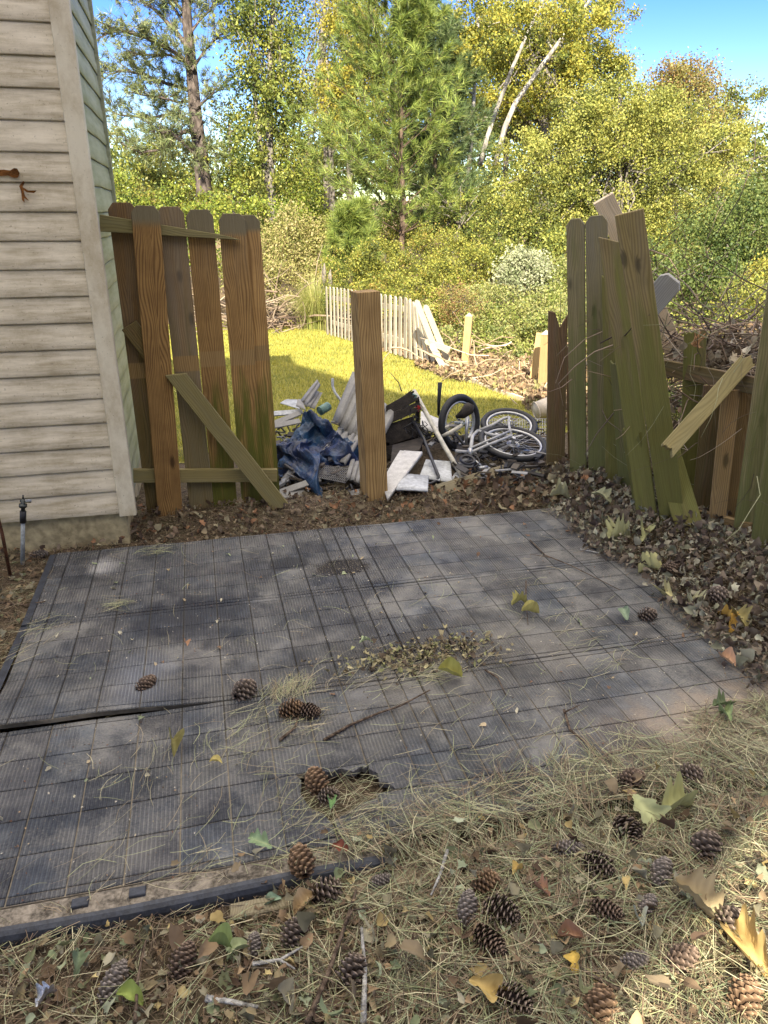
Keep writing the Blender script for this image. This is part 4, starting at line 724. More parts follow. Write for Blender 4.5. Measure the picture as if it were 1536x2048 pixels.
# clumps on the mats
cl = [(240, 1212, 26, .03, .0), (590, 1375, 60, .045, 1.2), (560, 1385, 40, .04, 1.4), (530, 1440, 30, .09, .5), (620, 1450, 24, .07, .3), (560, 1530, 26, .13, .1), (480, 1500, 16, .08, 1.), (300, 1490, 10, .06, 1.4), (800, 1345, 50, .12, .2), (870, 1350, 40, .05, .1), (700, 1350, 26, .10, .3), (640, 1600, 18, .08, .6), (700, 1640, 50, .11, .4), (760, 1620, 60, .14, .2), (900, 1560, 30, .14, .1), (480, 1600, 14, .12, .9), (240, 1590, 10, .08, 1.2), (230, 1740, 14, .10, .4), (420, 1740, 20, .09, .2), (1150, 1260, 30, .12, .1), (1000, 1300, 16, .15, .1), (1200, 1330, 20, .12, .4), (1050, 1430, 14, .12, .8), (1450, 1500, 60, .15, .3), (1500, 1450, 60, .12, .6), (1420, 1600, 60, .12, .2), (1490, 1110, 70, .08, -.5), (1300, 1520, 30, .14, .3), (320, 1100, 40, .07, .2), (60, 1260, 40, .08, .6), (20, 1300, 40, .08, .9), (30, 1170, 30, .06, .3), (1130, 1500, 16, .12, .3), (860, 1190, 10, .12, .6), (1060, 1170, 10, .1, .2), (980, 1480, 12, .12, .5)]
X_, Y_, A_ = [], [], []
for u, v, k, sp_, an in cl:
    p = Z(u, v, 0); k = int(k*1.5); X_.append(R.normal(p.x, sp_, k)); Y_.append(R.normal(p.y, sp_*.8, k)); A_.append(R.normal(an, .45, k))
k = 200; X_.append(R.uniform(-.85, 2.1, k)); Y_.append(R.uniform(1.75, 4.1, k)); A_.append(R.uniform(0, 6.28, k))
x, y, a = map(np.concatenate, (X_, Y_, A_)); n = len(x)
needles('pine_needles', x, y, a, R.uniform(.05, .15, n), R.uniform(.0010, .0017, n), R.normal(0, .5, n), R.uniform(.001, .015, n), R.normal(0, .05, n), npal(n, [(.36, .38, .20), (.42, .38, .24), (.30, .31, .18), (.34, .28, .18)]), 'loose pine needles scattered in tufts on the rubber mats')
cp = np.array([tuple(Z(u, v, .02))[:2] for u, v, *_ in cones if v > 1640]); cp = np.repeat(cp, 4, 0); x = cp[:, 0]+R.normal(0, .045, len(cp)); y = cp[:, 1]+R.normal(0, .035, len(cp)); n = len(x)
needles('pine_needles', x, y, R.uniform(0, 6.28, n), R.uniform(.10, .18, n), R.uniform(.0011, .0018, n), R.normal(0, .3, n), R.uniform(.02, .055, n), R.normal(0, .12, n), npal(n, GREEN[:4]), 'pine needles draped across the cones in the foreground')
# brown needles: back strip and fence mound, left side
def region(n, x0, x1, y0, y1, fn): x = R.uniform(x0, x1, n); y = R.uniform(y0, y1, n); k = R.random(n) < fn(x, y); return x[k], y[k]
x1_, y1_ = region(9000, -1.4, 3.2, 4.17, 4.95, lambda x, y: sm(4.17, 4.24, y+.03*nz(x, y, 6))*(1-.75*sm(4.58, 4.85, y)))
x2_, y2_ = region(10500, 1.95, 3.1, 1.9, 4.6, lambda x, y: sm(2.02, 2.22, x+.09*nz(x, y, 4)))
x3_, y3_ = region(3200, -1.5, -.86, 1.6, 4.3, lambda x, y: sm(-.88, -.98, x+.02*nz(x, y, 8)))
x4_, y4_ = region(6000, -.8, 2.0, .7, 1.66, lambda x, y: np.ones_like(x)*.8)
x = np.concatenate([x1_, x2_, x3_, x4_]); y = np.concatenate([y1_, y2_, y3_, y4_]); n = len(x)
needles('pine_needles', x, y, R.uniform(0, 6.28, n), R.uniform(.05, .14, n), R.uniform(.0012, .0022, n), R.normal(0, .5, n), R.uniform(.001, .03, n), R.normal(0, .15, n), npal(n, BROWN), 'brown dead pine needles along the fence and house foot')
def litter(name, x, y, size, zb, pal, label, asp=.55, tiltm=.5, cat='leaves', m=None):
    n = len(x); a = R.uniform(0, 6.28, n); L = size; W_ = size*asp*R.uniform(.6, 1.2, n)
    K = 12; L = L*.85; th = np.linspace(0, 2*np.pi, K, endpoint=False)[None]; rad_ = 1+R.normal(0, .16, (n, K))-.22*(np.arange(K) % 2)[None]*(R.random((n, 1)) < .6); rad_[:, 0] = 1.25; u_ = np.cos(th)*.5*rad_; w2 = np.sin(th)*.5*rad_*(1-.25*np.cos(th)); cu = R.uniform(.1, 1.3, (n, 1)); be = R.normal(0, .5, (n, 1))
    v = np.stack([u_*L[:, None], w2*W_[:, None]*1.15, (cu*w2**2*1.4+be*u_**2)*L[:, None]+R.normal(0, .02, (n, K))*L[:, None]], -1); v = np.concatenate([v, R.normal(0, .03, (n, 1, 3))*L[:, None, None]], 1)
    tx = R.normal(0, tiltm, n); ty = R.normal(0, tiltm, n); cz, sz = np.cos(a), np.sin(a); c1, s1 = np.cos(tx), np.sin(tx); c2, s2 = np.cos(ty), np.sin(ty)
    X, Y, Zz = v[..., 0], v[..., 1], v[..., 2]; Y, Zz = Y*c1[:, None]-Zz*s1[:, None], Y*s1[:, None]+Zz*c1[:, None]; X, Zz = X*c2[:, None]+Zz*s2[:, None], -X*s2[:, None]+Zz*c2[:, None]
    X, Y = X*cz[:, None]-Y*sz[:, None], X*sz[:, None]+Y*cz[:, None]
    z0 = surf(x, y)+zb; v = np.stack([X+x[:, None], Y+y[:, None], Zz-Zz.min(1, keepdims=True)+z0[:, None]], -1).reshape(-1, 3)
    t = np.array([[k_, (k_+1) % 12, 12] for k_ in range(12)]); f = (np.arange(n)[:, None, None]*13+t).reshape(-1, 3)
    c = np.repeat(npal(n, pal), 13, 0)*R.uniform(.8, 1.2, (n*13, 1)); o = link(name, np_mesh(name, v, f, c), m or M_dry); return tag(o, label, cat, kind='stuff')
LP = [(.20, .14, .085), (.13, .09, .055), (.26, .21, .12), (.18, .19, .10), (.26, .24, .17), (.09, .06, .04), (.22, .20, .13), (.24, .17, .10), (.15, .14, .09), (.17, .20, .11)]
n = 4200; x = R.uniform(-.8, 2.2, n); y = R.uniform(.7, 1.62, n); k = R.random(n) < (1-.62*sm(.2, .9, x)); x, y = x[k], y[k]; n = len(x)
litter('leaf_litter', x, y, R.uniform(.010, .05, n), R.uniform(0, .022, n), LP+[(.30, .34, .22), (.42, .34, .16)], 'mixed dead leaves carpeting the soil in the foreground')
x = np.concatenate([x2_, R.uniform(2.1, 2.5, 160)]); y = np.concatenate([y2_, R.uniform(2.2, 3.8, 160)]); n = len(x)
litter('leaf_litter', x, y, R.uniform(.010, .052, n)*R.choice([.6, 1, 1, 1.5], n), R.uniform(0, .07, n), [(.15, .12, .09), (.22, .18, .13), (.11, .085, .065), (.28, .26, .19), (.19, .19, .13), (.34, .33, .24), (.08, .06, .05)], 'pile of curled dead oak leaves along the right fence', tiltm=.9)
k = R.random(len(x1_)) < .35; x = x1_[k]; y = y1_[k]; n = len(x)
litter('leaf_litter', x, y, R.uniform(.012, .06, n)*(1+.5*(x > 1.6)), R.uniform(0, .04, n), [(.14, .10, .07), (.20, .16, .10), (.10, .07, .05), (.25, .22, .14), (.17, .13, .09), (.24, .13, .07)], 'dead leaves along the foot of the gate', tiltm=.8)
x = x3_[:900]; y = y3_[:900]; n = len(x); litter('leaf_litter', x, y, R.uniform(.01, .05, n), R.uniform(0, .02, n), LP, 'dead leaves along the left edge of the mats')
n = 620; x = R.uniform(-.4, 2.3, n); y = R.uniform(.7, 1.75, n)
litter('leaf_litter', x, y, R.uniform(.015, .055, n)*R.choice([.6, 1, 1.5], n), R.uniform(.01, .05, n), LP+[(.34, .26, .11), (.30, .22, .13), (.26, .28, .19), (.24, .19, .12)], 'loose leaves lying on top of the foreground needles', tiltm=.6)
# crumbs: bark chips and seeds on mats
n = 1900; x = R.uniform(-.9, 2.3, n); y = R.uniform(1.7, 4.15, n); litter('wood_crumbs', x, y, R.uniform(.003, .010, n), np.full(n, .001), [(.40, .34, .24), (.30, .22, .14), (.10, .07, .05), (.50, .46, .38), (.16, .09, .06)], 'tiny bark crumbs and seeds sprinkled over the mats', .6, .3, 'crumbs')
n = 8000; x = np.concatenate([R.uniform(-.9, 2.2, n), R.uniform(-1.5, 3, n//2)]); y = np.concatenate([R.uniform(.7, 1.64, n), R.uniform(4.17, 4.9, n//2)]); n = len(x)
litter('wood_crumbs', x, y, R.uniform(.004, .018, n), R.uniform(0, .012, n), [(.30, .24, .16), (.20, .14, .09), (.10, .07, .05), (.42, .36, .26), (.12, .09, .06)], 'bark chips and crumbs covering the bare soil', .5, .5, 'crumbs')
n = 420; x = np.concatenate([R.normal(.80, .17, n), R.normal(.95, .1, n//3)]); y = np.concatenate([R.normal(2.66, .065, n), R.normal(2.72, .05, n//3)]); n = len(x)
litter('swept_litter', x, y, R.uniform(.008, .038, n), R.uniform(0, .016, n), [(.13, .10, .07), (.20, .16, .10), (.28, .24, .14), (.09, .07, .05), (.24, .24, .11), (.34, .30, .17)], 'small swept pile of leaf bits in the middle of the mats')
n = 90; x = R.uniform(-.8, 2.1, n); y = R.uniform(1.75, 4.1, n); litter('leaf_litter', x, y, R.uniform(.012, .035, n), np.full(n, .001), [(.40, .32, .2), (.34, .38, .22), (.22, .14, .09), (.46, .42, .3)], 'little leaf scraps dotted over the mats', tiltm=.4)
# far brown litter right of the lawn
n = 9000; y = R.uniform(6.2, 13, n); x = lawn_edge(y)+np.abs(R.normal(0, 1.2, n)); litter('leaf_litter', x, y, R.uniform(.03, .10, n), R.uniform(0, .08, n), [(.22, .16, .10), (.32, .24, .14), (.16, .11, .07), (.24, .22, .09), (.28, .19, .11)], 'sunlit brown leaf litter beyond the lawn edge', tiltm=.8)

# twig masses
def twigs(name, N_, cen, spr, L, r, cols, label, cat, up=.3, seed=1, m=None):
    rr = random.Random(seed); b = MB()
    for i in range(N_):
        p = V([rr.gauss(c_, s_) for c_, s_ in zip(cen, spr)]); p.z = max(p.z, hz1(p.x, p.y)+.02); d = V((rr.gauss(0, 1), rr.gauss(0, 1), rr.gauss(0, up))).normalized(); l = L*rr.uniform(.4, 1.3); pts = [p]
        for k in range(4): d = (d+V((rr.gauss(0, .25), rr.gauss(0, .25), rr.gauss(0, .2)))).normalized(); p = p+d*l/4; pts.append(p)
        q = r*rr.uniform(.4, 1.4); b.tube(pts, [q, q*.9, q*.75, q*.6, q*.35], 5, col=rr.choice(cols), cap=False)
    return tag(b.build(name, m or M_cone, None, True), label, cat, kind='stuff')
BR = [(.20, .14, .10), (.12, .085, .06), (.30, .22, .15), (.08, .055, .04), (.24, .20, .15)]
bp = P(1470, 715, 4.1)
twigs('brush_pile', 420, bp, (.32, .22, .12), .55, .0045, BR, 'grey brown twigs piled on top of the broken fence', 'brush', .25, 1)
bq = P(1420, 800, 4.5); twigs('brush_pile', 130, bq, (.35, .3, .3), .6, .004, BR, 'dark vines and twigs hanging behind the broken fence', 'brush', .8, 2)
bq = P(1340, 660, 4.5); twigs('brush_pile', 130, bq, (.25, .3, .25), .7, .0035, BR, 'wiry stems tangled around the fallen pale board', 'brush', .8, 3)
twigs('brush_pile', 220, (1.7, 19.3, -.6), (.9, .8, .24), 1.5, .020, [(.24, .18, .12), (.17, .12, .08), (.34, .27, .19), (.10, .07, .05)], 'storm brush pile at the far left end of the lawn', 'brush', .35, 4)
twigs('brush_pile', 130, (4.8, 9.3, -.12), (.8, 1.6, .12), .9, .012, [(.36, .27, .17), (.26, .18, .11), (.5, .4, .28)], 'sunlit twigs along the collapsed far fence', 'brush', .25, 5)
twigs('vines', 60, (2.62, 3.8, .7), (.12, .5, .35), .45, .0018, [(.16, .13, .09), (.22, .22, .12), (.08, .06, .04)], 'thin dead vines clinging to the green fence', 'vine', 1.0, 6)
# curled oak leaves on the fence pile
for j, (cen, sp_, N_, lab) in enumerate([(P(1468, 712, 4.15), (.22, .16, .07), 520, 'dry curled oak leaves heaped on top of the broken fence'), (P(1440, 800, 4.4), (.25, .15, .2), 160, 'shaded dry leaves caught behind the broken fence')]):
    X0 = R.normal(cen.x, sp_[0], N_); Y0 = R.normal(cen.y, sp_[1], N_); L = R.uniform(.03, .10, N_); o = litter('dry_leaves', X0, Y0, L, R.normal(0, sp_[2], N_)+cen.z-surf(X0, Y0), [(.24, .19, .13), (.34, .29, .21), (.16, .12, .08), (.42, .38, .30)], lab, .5, 1.1)
# logs
for i, (u, v, y, r, lab) in enumerate([(572, 650, 19.3, .12, 'cut log end with orange face at the far brush pile'), (548, 652, 19.4, .09, 'smaller log left of the orange faced one'), (560, 640, 19.7, .08, 'log lying on top of the far brush pile')]):
    p = P(u, v, y); lg = empty('cut_log', p, lab, 'log', 'logs at the far brush pile'); b = MB(); b.tube([p, p+V((-.9, .5, .05))], r, 12); b.build('log', B_grey, lg, True); b = MB(); b.tube([p+V((.004, -.002, 0)), p+V((.010, -.006, 0))], r*.9, 12); b.build('cut_face', W_fresh, lg)

# ---------------------------------------------------------------- trees
def cloud(name, cl, n, size, pal, m, parent=None, sub=26, sig=.28, shell=.55, label=None, cat=None, kind=None, asp=.6, pw=1.0):
    cl = np.array(cl, float); w_ = cl[:, 3]*cl[:, 5]; w_ = w_/w_.sum(); K = len(cl)*sub; ci = R.choice(len(cl), K, p=w_)
    d = R.normal(size=(K, 3)); d /= np.linalg.norm(d, axis=1, keepdims=True); rr = shell+(1-shell)*R.random(K)**.5; rr = np.where(R.random(K) < .25, R.random(K)**.5*.8, rr)
    sc_ = cl[ci, :3]+d*rr[:, None]*cl[ci, 3:6]; tint = R.normal(0, 1, K); i = R.integers(0, K, n); sg = sig*cl[ci[i], 3:6].min(1)
    sg = np.minimum(sg, .55)*R.uniform(.6, 1.3, K)[i]; p = sc_[i]+R.normal(size=(n, 3))*sg[:, None]*np.array([1, 1, .75])
    p[:, 2] = np.maximum(p[:, 2], hz(p[:, 0], p[:, 1])+.02)
    a = R.normal(size=(n, 3)); a[:, 2] -= .4; a /= np.linalg.norm(a, axis=1, keepdims=True); b = np.cross(a, R.normal(size=(n, 3))); b /= np.linalg.norm(b, axis=1, keepdims=True); s = size*R.uniform(.6, 1.3, n)[:, None]
    v = np.stack([p-a*s*.5, p+b*s*asp*.5, p+a*s*.5, p-b*s*asp*.5], 1).reshape(-1, 3); pal = np.array(pal)
    pi = np.clip((tint[i]*.55+R.normal(0, .8, n)*.6+1.5)/3*len(pal)*pw, 0, len(pal)-1).astype(int); c = pal[pi]*R.uniform(.75, 1.25, (n, 1))
    o = link(name, np_mesh(name, v, np.arange(4*n).reshape(-1, 4), np.repeat(c, 4, 0)), m, parent); return tag(o, label, cat, None, kind), sc_
def pxc(u, v, y, ru, rv=None, ry=None):        # crown clump at a pixel of the photo, at its real distance
    p = P(u, v, y); k = (p-V((0, 0, EYE))).length/FPX; rv = rv or ru; return (p.x, p.y, p.z, ru*k, (ry or (ru+rv)/2)*k, rv*k)
YG = [(.06, .08, .02), (.12, .15, .03), (.22, .24, .04), (.33, .32, .05), (.40, .34, .05), (.28, .29, .06)]
DG = [(.05, .085, .022), (.08, .12, .03), (.12, .16, .04), (.17, .20, .05)]
MG = [(.05, .08, .02), (.10, .13, .03), (.18, .21, .045), (.28, .30, .06), (.32, .31, .06)]
YL = [(.20, .19, .03), (.32, .29, .04), (.40, .34, .05), (.28, .24, .04), (.22, .24, .05)]
RD = [(.14, .11, .04), (.26, .16, .06), (.24, .23, .06), (.30, .24, .08), (.20, .20, .06)]
PALE = [(.25, .29, .14), (.36, .38, .22), (.44, .44, .28)]
def tree(label, base, trunk, cls, n, size, pal, bm, name='broadleaf_tree', r0=.16, nb_=22, sub=26, extra=(), group=None, **k):
    root = empty(name, base, label, 'tree', group); b = MB(); T = [V(q) for q in trunk]; K = len(T); rs = [r0*(1-.72*i/(K-1)) for i in range(K)]; b.tube(T, rs, 9)
    o, sc_ = cloud('crown', cls, n, size, pal, M_leaf, root, sub=sub, **k); rr = random.Random(int(n))
    for j in range(nb_):
        t = rr.uniform(.3, .97)*(K-1); i = int(t); p = T[i].lerp(T[min(i+1, K-1)], t-i); q = V(sc_[rr.randrange(len(sc_))].tolist())
        if (q-p).length > 6: q = p+(q-p)*.5
        mid = (p+q)/2+V((rr.gauss(0, .15), rr.gauss(0, .15), (q-p).length*.10)); r_ = r0*.28*(1-t/K*.5); b.tube([p, mid, q], [r_, r_*.6, r_*.2], 5, cap=False)
    for e, re in extra: b.tube(e, re, 7)
    b.build('trunk', bm, root, True); return root
def px_pts(l, y): return [P(u, v, y) for u, v in l]
def gp(u, v, y): p = P(u, v, y); return V((p.x, p.y, hz1(p.x, p.y)))
# needle tufts
def tufts(name, P_, D_, m, parent, nn=20, L=.2, wd=.010, pal=((.08, .13, .03),), spread=.75):
    P_ = np.array(P_); D_ = np.array(D_); k = len(P_); p = np.repeat(P_, nn, 0)+R.normal(0, .02, (k*nn, 3)); d = np.repeat(D_, nn, 0); d = d/np.linalg.norm(d, axis=1, keepdims=True)
    d = d+R.normal(0, spread, d.shape); d /= np.linalg.norm(d, axis=1, keepdims=True); s = np.cross(d, R.normal(size=d.shape)); s /= np.linalg.norm(s, axis=1, keepdims=True)
    l = (L*R.uniform(.7, 1.2, len(p)))[:, None]; v = np.stack([p-s*wd/2, p+s*wd/2, p+d*l-np.array([0, 0, .02])], 1).reshape(-1, 3); tint = np.repeat(R.uniform(.75, 1.25, k), nn)[:, None]
    c = npal(len(p), pal)*tint; return link(name, np_mesh(name, v, np.arange(3*len(p)).reshape(-1, 3), np.repeat(c, 3, 0)), m, parent)
NG = [(.14, .20, .04), (.22, .29, .055), (.07, .11, .025), (.30, .35, .08), (.24, .27, .055)]
NB = [(.09, .14, .05), (.13, .18, .06), (.07, .11, .04), (.17, .21, .08)]
def young_pine(label, u, y, vb, vt, wid, pal, seed, step=.50, asym=0):
    base = gp(u, vb, y); top = P(u-8, vt, y); H_ = top.z-base.z; root = empty('pine_tree', base, label, 'tree', 'young pines'); b = MB(); rr = random.Random(seed); nT = 8
    T = [base.lerp(top, i/nT)+V((rr.gauss(0, .03), rr.gauss(0, .03), 0)) for i in range(nT+1)]; b.tube(T, [.10*(1-.9*i/nT)+.008 for i in range(nT+1)], 8); TP_, TD = [], []
    z = H_*.27
    while z < H_*.99:
        f = z/H_; p = T[min(nT-1, int(f*nT))].lerp(T[min(nT, int(f*nT)+1)], f*nT-int(f*nT)); Lb = wid*(1-f)**.55*(.62+.38*min(1, f*2.2))*rr.uniform(.7, 1.1)+.2
        for k in range(rr.choice([5, 6, 7])):
            a = rr.uniform(0, 6.283); L_ = Lb*rr.uniform(.6, 1.1)*(1+asym*(-math.cos(a))); d = V((math.cos(a), math.sin(a), rr.uniform(.15, .55)+f*.5)); pts = [p]; q = p
            for i in range(6): d = V((d.x+rr.gauss(0, .07), d.y+rr.gauss(0, .07), d.z+.05)); q = q+d.normalized()*L_/6; pts.append(q)
            b.tube(pts, [.022*(1-f*.5)*(1-.14*i) for i in range(7)], 5, cap=False)
            for i in range(2, 7):
                dd = (pts[i]-pts[i-1]).normalized(); TP_.append(pts[i]); TD.append(dd)
                for s in range(2):
                    sd = V((dd.x+rr.gauss(0, .7), dd.y+rr.gauss(0, .7), dd.z+rr.gauss(.25, .3))).normalized(); l = L_*.22*rr.uniform(.5, 1.2)*(1.3-i*.12); e = pts[i]+sd*l; b.tube([pts[i], e], [.008, .005], 4, cap=False)
                    for w in (.45, .75, 1.): TP_.append(pts[i].lerp(e, w)); TD.append(sd)
        z += step*.9*(1-.45*f)*rr.uniform(.8, 1.2)
    b.build('trunk', B_red, root, True); tufts('crown', TP_, TD, M_ndl, root, 17, .27, .013, pal, .5); return root
young_pine('bright green young pine in the centre beyond the cream fence', 806, 22, 560, -60, 4.0, NG, 3, asym=.25)
young_pine('darker bluish young pine right behind the bright green one', 872, 24, 570, -20, 2.6, NB, 5)
young_pine('small young pine sapling low behind the cream fence', 705, 21, 600, 420, 1.3, NG, 8, .3)
# tall pine left
def tall_pine():
    y = 26; root = empty('pine_tree', gp(414, 560, y), 'tall dark trunked pine with bare lower limbs beyond the gate', 'tree'); b = MB(); rr = random.Random(2)
    T = [gp(418, 600, y)]+px_pts([(414, 480), (408, 380), (402, 320), (392, 240), (384, 150), (376, 60), (368, -60), (362, -200)], y); b.tube(T, [.30, .27, .25, .23, .20, .17, .15, .10, .03], 10); tp, td = [], []
    limbs = [[(394, 262), (380, 240), (345, 228), (300, 236), (240, 230), (214, 220)], [(390, 190), (372, 178), (335, 168), (290, 150), (250, 140), (215, 150)], [(400, 275), (375, 262), (350, 270), (320, 300), (280, 305), (240, 285)], [(386, 150), (370, 120), (335, 95), (290, 75), (240, 60), (205, 70)], [(380, 100), (350, 60), (310, 20), (270, -10), (230, -30)], [(378, 70), (400, 40), (430, 10), (460, -20)], [(384, 140), (410, 100), (440, 70), (470, 60)], [(372, 30), (340, -10), (300, -40)], [(390, 220), (412, 200), (436, 180)], [(398, 290), (385, 320), (392, 345)], [(376, 60), (350, 20), (330, -20), (300, -60)], [(382, 130), (340, 110), (300, 110), (260, 105)], [(392, 200), (360, 205), (320, 195), (280, 190)], [(372, 20), (400, -20), (430, -50)], [(400, 300), (420, 290), (432, 310)], [(402, 320), (380, 300), (340, 262), (300, 270)]]
    for li, l in enumerate(limbs):
        yy = y+rr.uniform(-.3, .3); sl_ = rr.uniform(-.5, .5); pts = [P(u, v, yy+sl_*k) for k, (u, v) in enumerate(l)]; n_ = len(pts); r_ = .075 if li < 5 else .05; b.tube(pts, [r_*(1-.75*i/(n_-1)) for i in range(n_)], 6, cap=False)
        for i in range(1, n_):
            for w in range(12 if i > 1 else 5):
                p = pts[i-1].lerp(pts[i], rr.random()); d = ((pts[i]-pts[i-1]).normalized()+V((rr.gauss(0, .7), rr.gauss(0, .7), rr.gauss(.35, .55)))).normalized(); e = p+d*rr.uniform(.3, 1.0); b.tube([p, e], [.014, .007], 4, cap=False)
                for s in range(4): tp.append(p.lerp(e, .5+.5*rr.random())+V((rr.gauss(0, .1), rr.gauss(0, .1), rr.gauss(0, .08)))); td.append((d.x+rr.gauss(0, .5), d.y+rr.gauss(0, .5), d.z+rr.gauss(.3, .4)))
    b.build('trunk', B_pine, root, True); tufts('crown', tp, td, M_ndl, root, 16, .24, .018, [(.13, .17, .06), (.19, .22, .09), (.10, .13, .05), (.24, .25, .10)], .7)
tall_pine()
y = 25
tree('slender green sweetgum with forked trunk right of the tall pine', gp(545, 560, y), [gp(546, 560, y)]+px_pts([(545, 400), (540, 320), (538, 200), (542, 90), (548, -40)], y), [pxc(530, 60, y, 70, 90), pxc(545, 180, y, 62, 70), pxc(505, 130, y, 48, 60), pxc(580, 120, y, 45, 60), pxc(560, 20, y, 60, 60), pxc(500, 20, y, 45, 60), pxc(500, 270, y, 50, 50), pxc(590, 250, y, 45, 50), pxc(545, 340, y, 60, 40)], 20000, .10, MG, B_grey, r0=.16, sub=22, sig=.25, extra=[(px_pts([(545, 400), (525, 330), (515, 250), (505, 120), (498, 0)], y), [.11, .10, .08, .06, .03]), (px_pts([(505, 175), (560, 230), (600, 270)], y), [.03, .03, .015])])
y = 31
tree('golden yellow tree between the sweetgum and the young pine', gp(700, 560, y), [gp(700, 560, y)]+px_pts([(700, 300), (696, 130), (700, 40), (705, -80)], y), [pxc(690, 120, y, 40, 70), pxc(700, 40, y, 38, 55), pxc(720, 190, y, 45, 60), pxc(675, 210, y, 35, 60), pxc(740, 100, y, 40, 70)], 14000, .12, YL, B_grey, r0=.16, sub=30, sig=.3)
y = 34
tree('thin leaved grey tree at the top behind the golden one', gp(650, 560, y), [gp(650, 560, y)]+px_pts([(655, 250), (640, 120), (650, 0), (660, -90)], y), [pxc(640, 20, y, 50, 60), pxc(700, -10, y, 60, 40), pxc(620, 150, y, 32, 80), pxc(610, 260, y, 38, 60)], 4200, .12, [(.14, .16, .07), (.2, .2, .1), (.24, .2, .1)], B_grey, r0=.18, nb_=34, sub=20)
# right of the young pines
y = 27
def thin_trunk(label, l, r0, y, tw=()):
    root = empty('birch_tree', gp(l[0][0], l[0][1], y), label, 'tree', 'pale slanting trunks'); b = MB(); pts = px_pts(l, y); b.tube(pts, [r0*(1-.6*i/(len(pts)-1)) for i in range(len(pts))], 8)
    for t_ in tw: b.tube(px_pts(t_, y), [r0*.4]+[r0*.15]*(len(t_)-1), 5)
    b.build('trunk', B_white, root, True); return root
for lab, l, r0, tw, cls in [('upright pale trunked tree right of the dark young pine', [(925, 480), (938, 330), (947, 200), (955, 90), (957, -60)], .09, [[(946, 190), (925, 168), (900, 165)], [(956, 70), (985, 48), (1000, 44)]], [(960, 20, 40, 50), (985, 100, 30, 50), (930, 90, 22, 60)]), ('pale tree trunk slanting right, left one of the slanting pair', [(960, 330), (975, 273), (990, 227), (1026, 133), (1060, 55), (1076, 23), (1090, -10)], .085, [], [(1075, 40, 38, 30)]), ('long pale tree trunk slanting farthest right of the pair', [(990, 330), (1010, 254), (1030, 207), (1070, 150), (1110, 95), (1151, 39), (1180, 0)], .10, [[(1105, 100), (1095, 80)]], [(1160, 40, 40, 30), (1130, 120, 22, 20)])]:
    r_ = thin_trunk(lab, l, r0, 25.6 if 'slanting' in lab else 24.2, tw); o, _ = cloud('crown', [pxc(a, b, 23.5, c_, d_) for a, b, c_, d_ in cls], 1800*len(cls), .09, YG+YL[:1], M_leaf, r_, sub=14)
for lab, l, r0, yy in [('thin grey trunk low behind the bushes left of the sweetgum', [(470, 520), (466, 430), (462, 330), (458, 240)], .09, 27), ('short pale leaning trunk right of the dark young pine', [(900, 545), (912, 480), (922, 430)], .10, 22.5), ('short brown trunk close beside the short pale leaning one', [(888, 540), (896, 470), (900, 400)], .09, 23), ('dark slim trunk behind the golden yellow tree', [(668, 500), (664, 380), (660, 250), (655, 120)], .13, 31), ('dark slim trunk at the left of the pale slanting pair', [(1005, 420), (1012, 330), (1014, 200), (1010, 60)], .13, 29)]:
    r_ = empty('slender_tree', gp(l[0][0], l[0][1], yy), lab, 'tree', 'slender trunks in the woods'); b = MB(); q_ = px_pts(l, yy); b.tube([gp(l[0][0], l[0][1], yy)]+q_, [r0*1.1]+[r0*(1-.18*i) for i in range(len(q_))], 8); rr = random.Random(len(lab))
    for k in range(9): p = q_[0].lerp(q_[-1], rr.uniform(.3, 1)); e = p+V((rr.uniform(-1.3, 1.3), rr.uniform(-.5, .5), rr.uniform(.2, 1.1))); b.tube([p, (p+e)/2+V((0, 0, .1)), e], [r0*.25, r0*.16, r0*.06], 5, cap=False)
    b.build('trunk', B_grey, r_, True); e = l[-1]; cloud('crown', [pxc(e[0], e[1], yy, 30, 40), pxc(e[0]+14, e[1]+50, yy, 26, 34)], 1600, .08, MG, M_leaf, r_, sub=12)
y = 28
tree('broad leafy tree filling the top right of the woods', gp(1080, 560, y), [gp(1080, 560, y)]+px_pts([(1085, 300), (1090, 150), (1100, 20)], y), [pxc(1010, 80, y, 55, 70), pxc(1080, 60, y, 75, 70), pxc(1170, 70, y, 70, 75), pxc(1220, 20, y, 45, 50), pxc(1130, 150, y, 80, 70), pxc(1200, 150, y, 50, 60), pxc(1040, 180, y, 60, 70), pxc(975, 180, y, 50, 90), pxc(1110, 240, y, 90, 60), pxc(960, 40, y+2, 40, 60)], 76000, .085, YG, B_grey, r0=.3, sub=30, sig=.19, nb_=80)
y = 19
tree('large yellow green bushy tree behind the broken fence', gp(1230, 640, y), [gp(1230, 640, y)]+px_pts([(1235, 480), (1240, 380), (1250, 260)], y), [pxc(1180, 260, y, 90, 70), pxc(1260, 250, y, 90, 70), pxc(1340, 260, y, 80, 70), pxc(1120, 340, y, 90, 80), pxc(1230, 360, y, 110, 90), pxc(1350, 370, y, 100, 90), pxc(1080, 430, y, 80, 70), pxc(1200, 470, y, 110, 80), pxc(1330, 480, y, 100, 80), pxc(1200, 210, y, 50, 40), pxc(1420, 330, y, 50, 80), pxc(1030, 350, y+2, 60, 90)], 120000, .062, [(.06, .08, .02), (.12, .14, .03), (.21, .23, .045), (.32, .33, .07), (.42, .39, .09), (.27, .28, .065)], B_grey, r0=.2, sub=40, sig=.17, nb_=90)
y = 32
